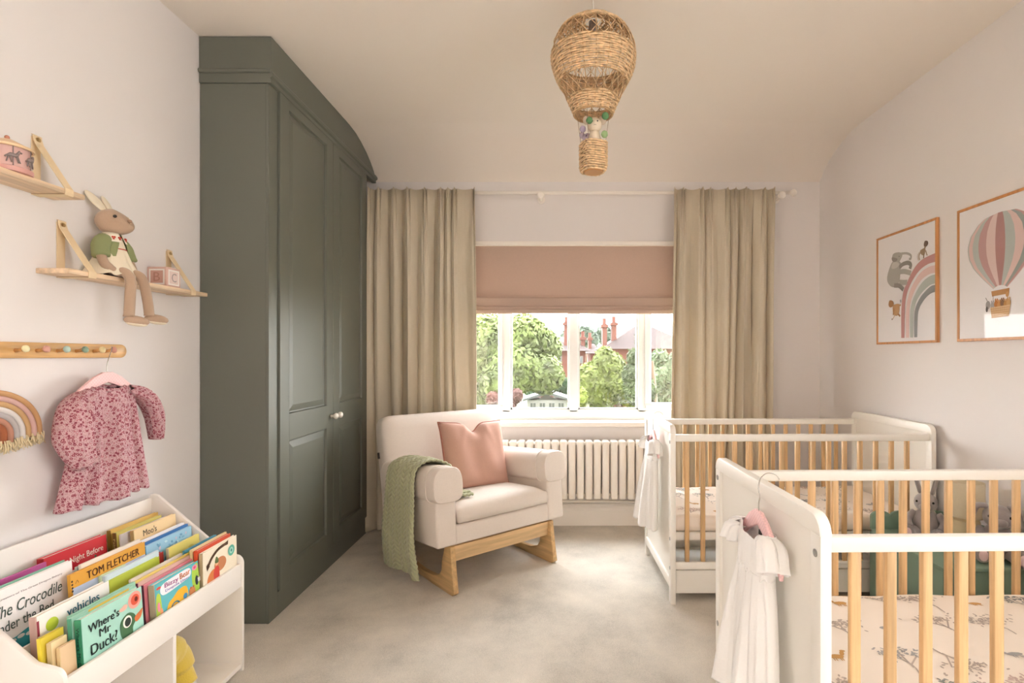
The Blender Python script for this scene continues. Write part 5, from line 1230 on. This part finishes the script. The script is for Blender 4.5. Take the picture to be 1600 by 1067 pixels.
# basket
bz0, bz1 = 1.898, 2.006
def sq(r, t, e=.55): return (r * math.copysign(abs(math.cos(t)) ** e, math.cos(t)), r * math.copysign(abs(math.sin(t)) ** e, math.sin(t)))
m = MB()
for k in range(13):
    z = lerp(bz0 + .004, bz1, k / 12); rr = interp(k / 12, [0, .12, 1], [.040, .045, .0455]); pts = []
    for q in range(96):
        t = 2 * math.pi * q / 96; w_ = .0020 * math.cos(12 * t + math.pi * (k % 2)); x, y = sq(rr + w_, t)
        c_, s_ = math.cos(.35), math.sin(.35); pts.append((PX0 + x * c_ - y * s_, PY0 + x * s_ + y * c_, z))
    m.tube(pts, .0042, 5, closed=True)
bsk = m.build('basket', M_WK, pd, smooth=True)
MB().lathe([(0, 0), (.034, 0), (.038, .004), (.038, .010), (0, .011)], (PX0, PY0, bz0 - .002), 24).build('basket_base', mat('b88450', .6), pd, smooth='auto')
for k in range(4):
    t = .35 + math.pi / 4 + math.pi / 2 * k
    MB().tube([(PX0 + .050 * math.cos(t), PY0 + .050 * math.sin(t), bz1 - .004), (PX0 + .066 * math.cos(t), PY0 + .066 * math.sin(t), 2.122)], .0009, 5).build('cord', mat('9a8266', .8), pd)
# the two felt toys riding in the basket
M_FELT = mat('ddcdb6', .95, key='felt'); M_FG = mat('5f8a5c', .95, bump=.8, bscale=300, key='felt'); M_FL_ = mat('a596a8', .95, key='felt')
def felt(x, y, z, s, label, body, ears, face_=True):
    t = thing('felt_toy', label, 'soft toy', (x, y, z), group='felt toys in the pendant basket')
    MB().tube(spline([(x, y, z), (x, y, z + .05 * s), (x, y, z + .085 * s)], 4), [.016 * s] * 6 + [.014 * s, .012 * s, .010 * s], 14).build('body', body, t, smooth=True)
    hd = MB().ball((x, y, z + .100 * s), (.017 * s, .016 * s, .018 * s), 18).build('head', body, t, smooth=True)
    for sg in (-1, 1):
        MB().ball((x + sg * .006 * s, y - .0155 * s, z + .104 * s), .0018 * s, 8).build('eye', mat('2a2524', .3), hd, smooth=True)
        MB().ball((x + sg * .019 * s, y, z + .112 * s), (.009 * s, .005 * s, .011 * s), 12).build('ear', ears, t, smooth=True)
    MB().tube([(x - .003 * s, y - .0165 * s, z + .094 * s), (x, y - .0175 * s, z + .0955 * s), (x + .003 * s, y - .0165 * s, z + .094 * s)], .0007, 5).build('mouth', mat('2a2524', .4), hd)
    return t
felt(PX0 + .004, PY0 - .012, 1.912, 1.62, 'cream felt toy mouse standing in the pendant basket', M_FELT, mat('d6c3ad', .95))
felt(PX0 - .020, PY0 + .014, 1.912, 1.2, 'lilac grey felt toy behind the cream one in the pendant basket', M_FL_, mat('b9a9b4', .95))
for (dx, dy, z, r_, mt, nm) in ((-.018, -.047, 2.078, .0125, M_FG, 'green pompom in front of the felt toys'), (.0425, -.040, 2.098, .0135, M_FG, 'green pompom high on the basket cord'), (-.042, -.030, 2.052, .012, M_FL_, 'lilac pompom left of the felt toys'), (.040, -.036, 2.030, .013, mat('8fa878', .95, bump=.8, bscale=300, key='felt'), 'pale green pompom on the basket rim')):
    o = MB().ball((PX0 + dx, PY0 + dy, z), (r_, r_, r_ * 1.05), 16, fn=lambda v: v * (1 + .05 * math.sin(v.x * 900) * math.cos(v.z * 800))).build('pompom', mt, None, smooth=True)
    tag(o, nm, 'pompom', 'pompoms on the pendant cords')
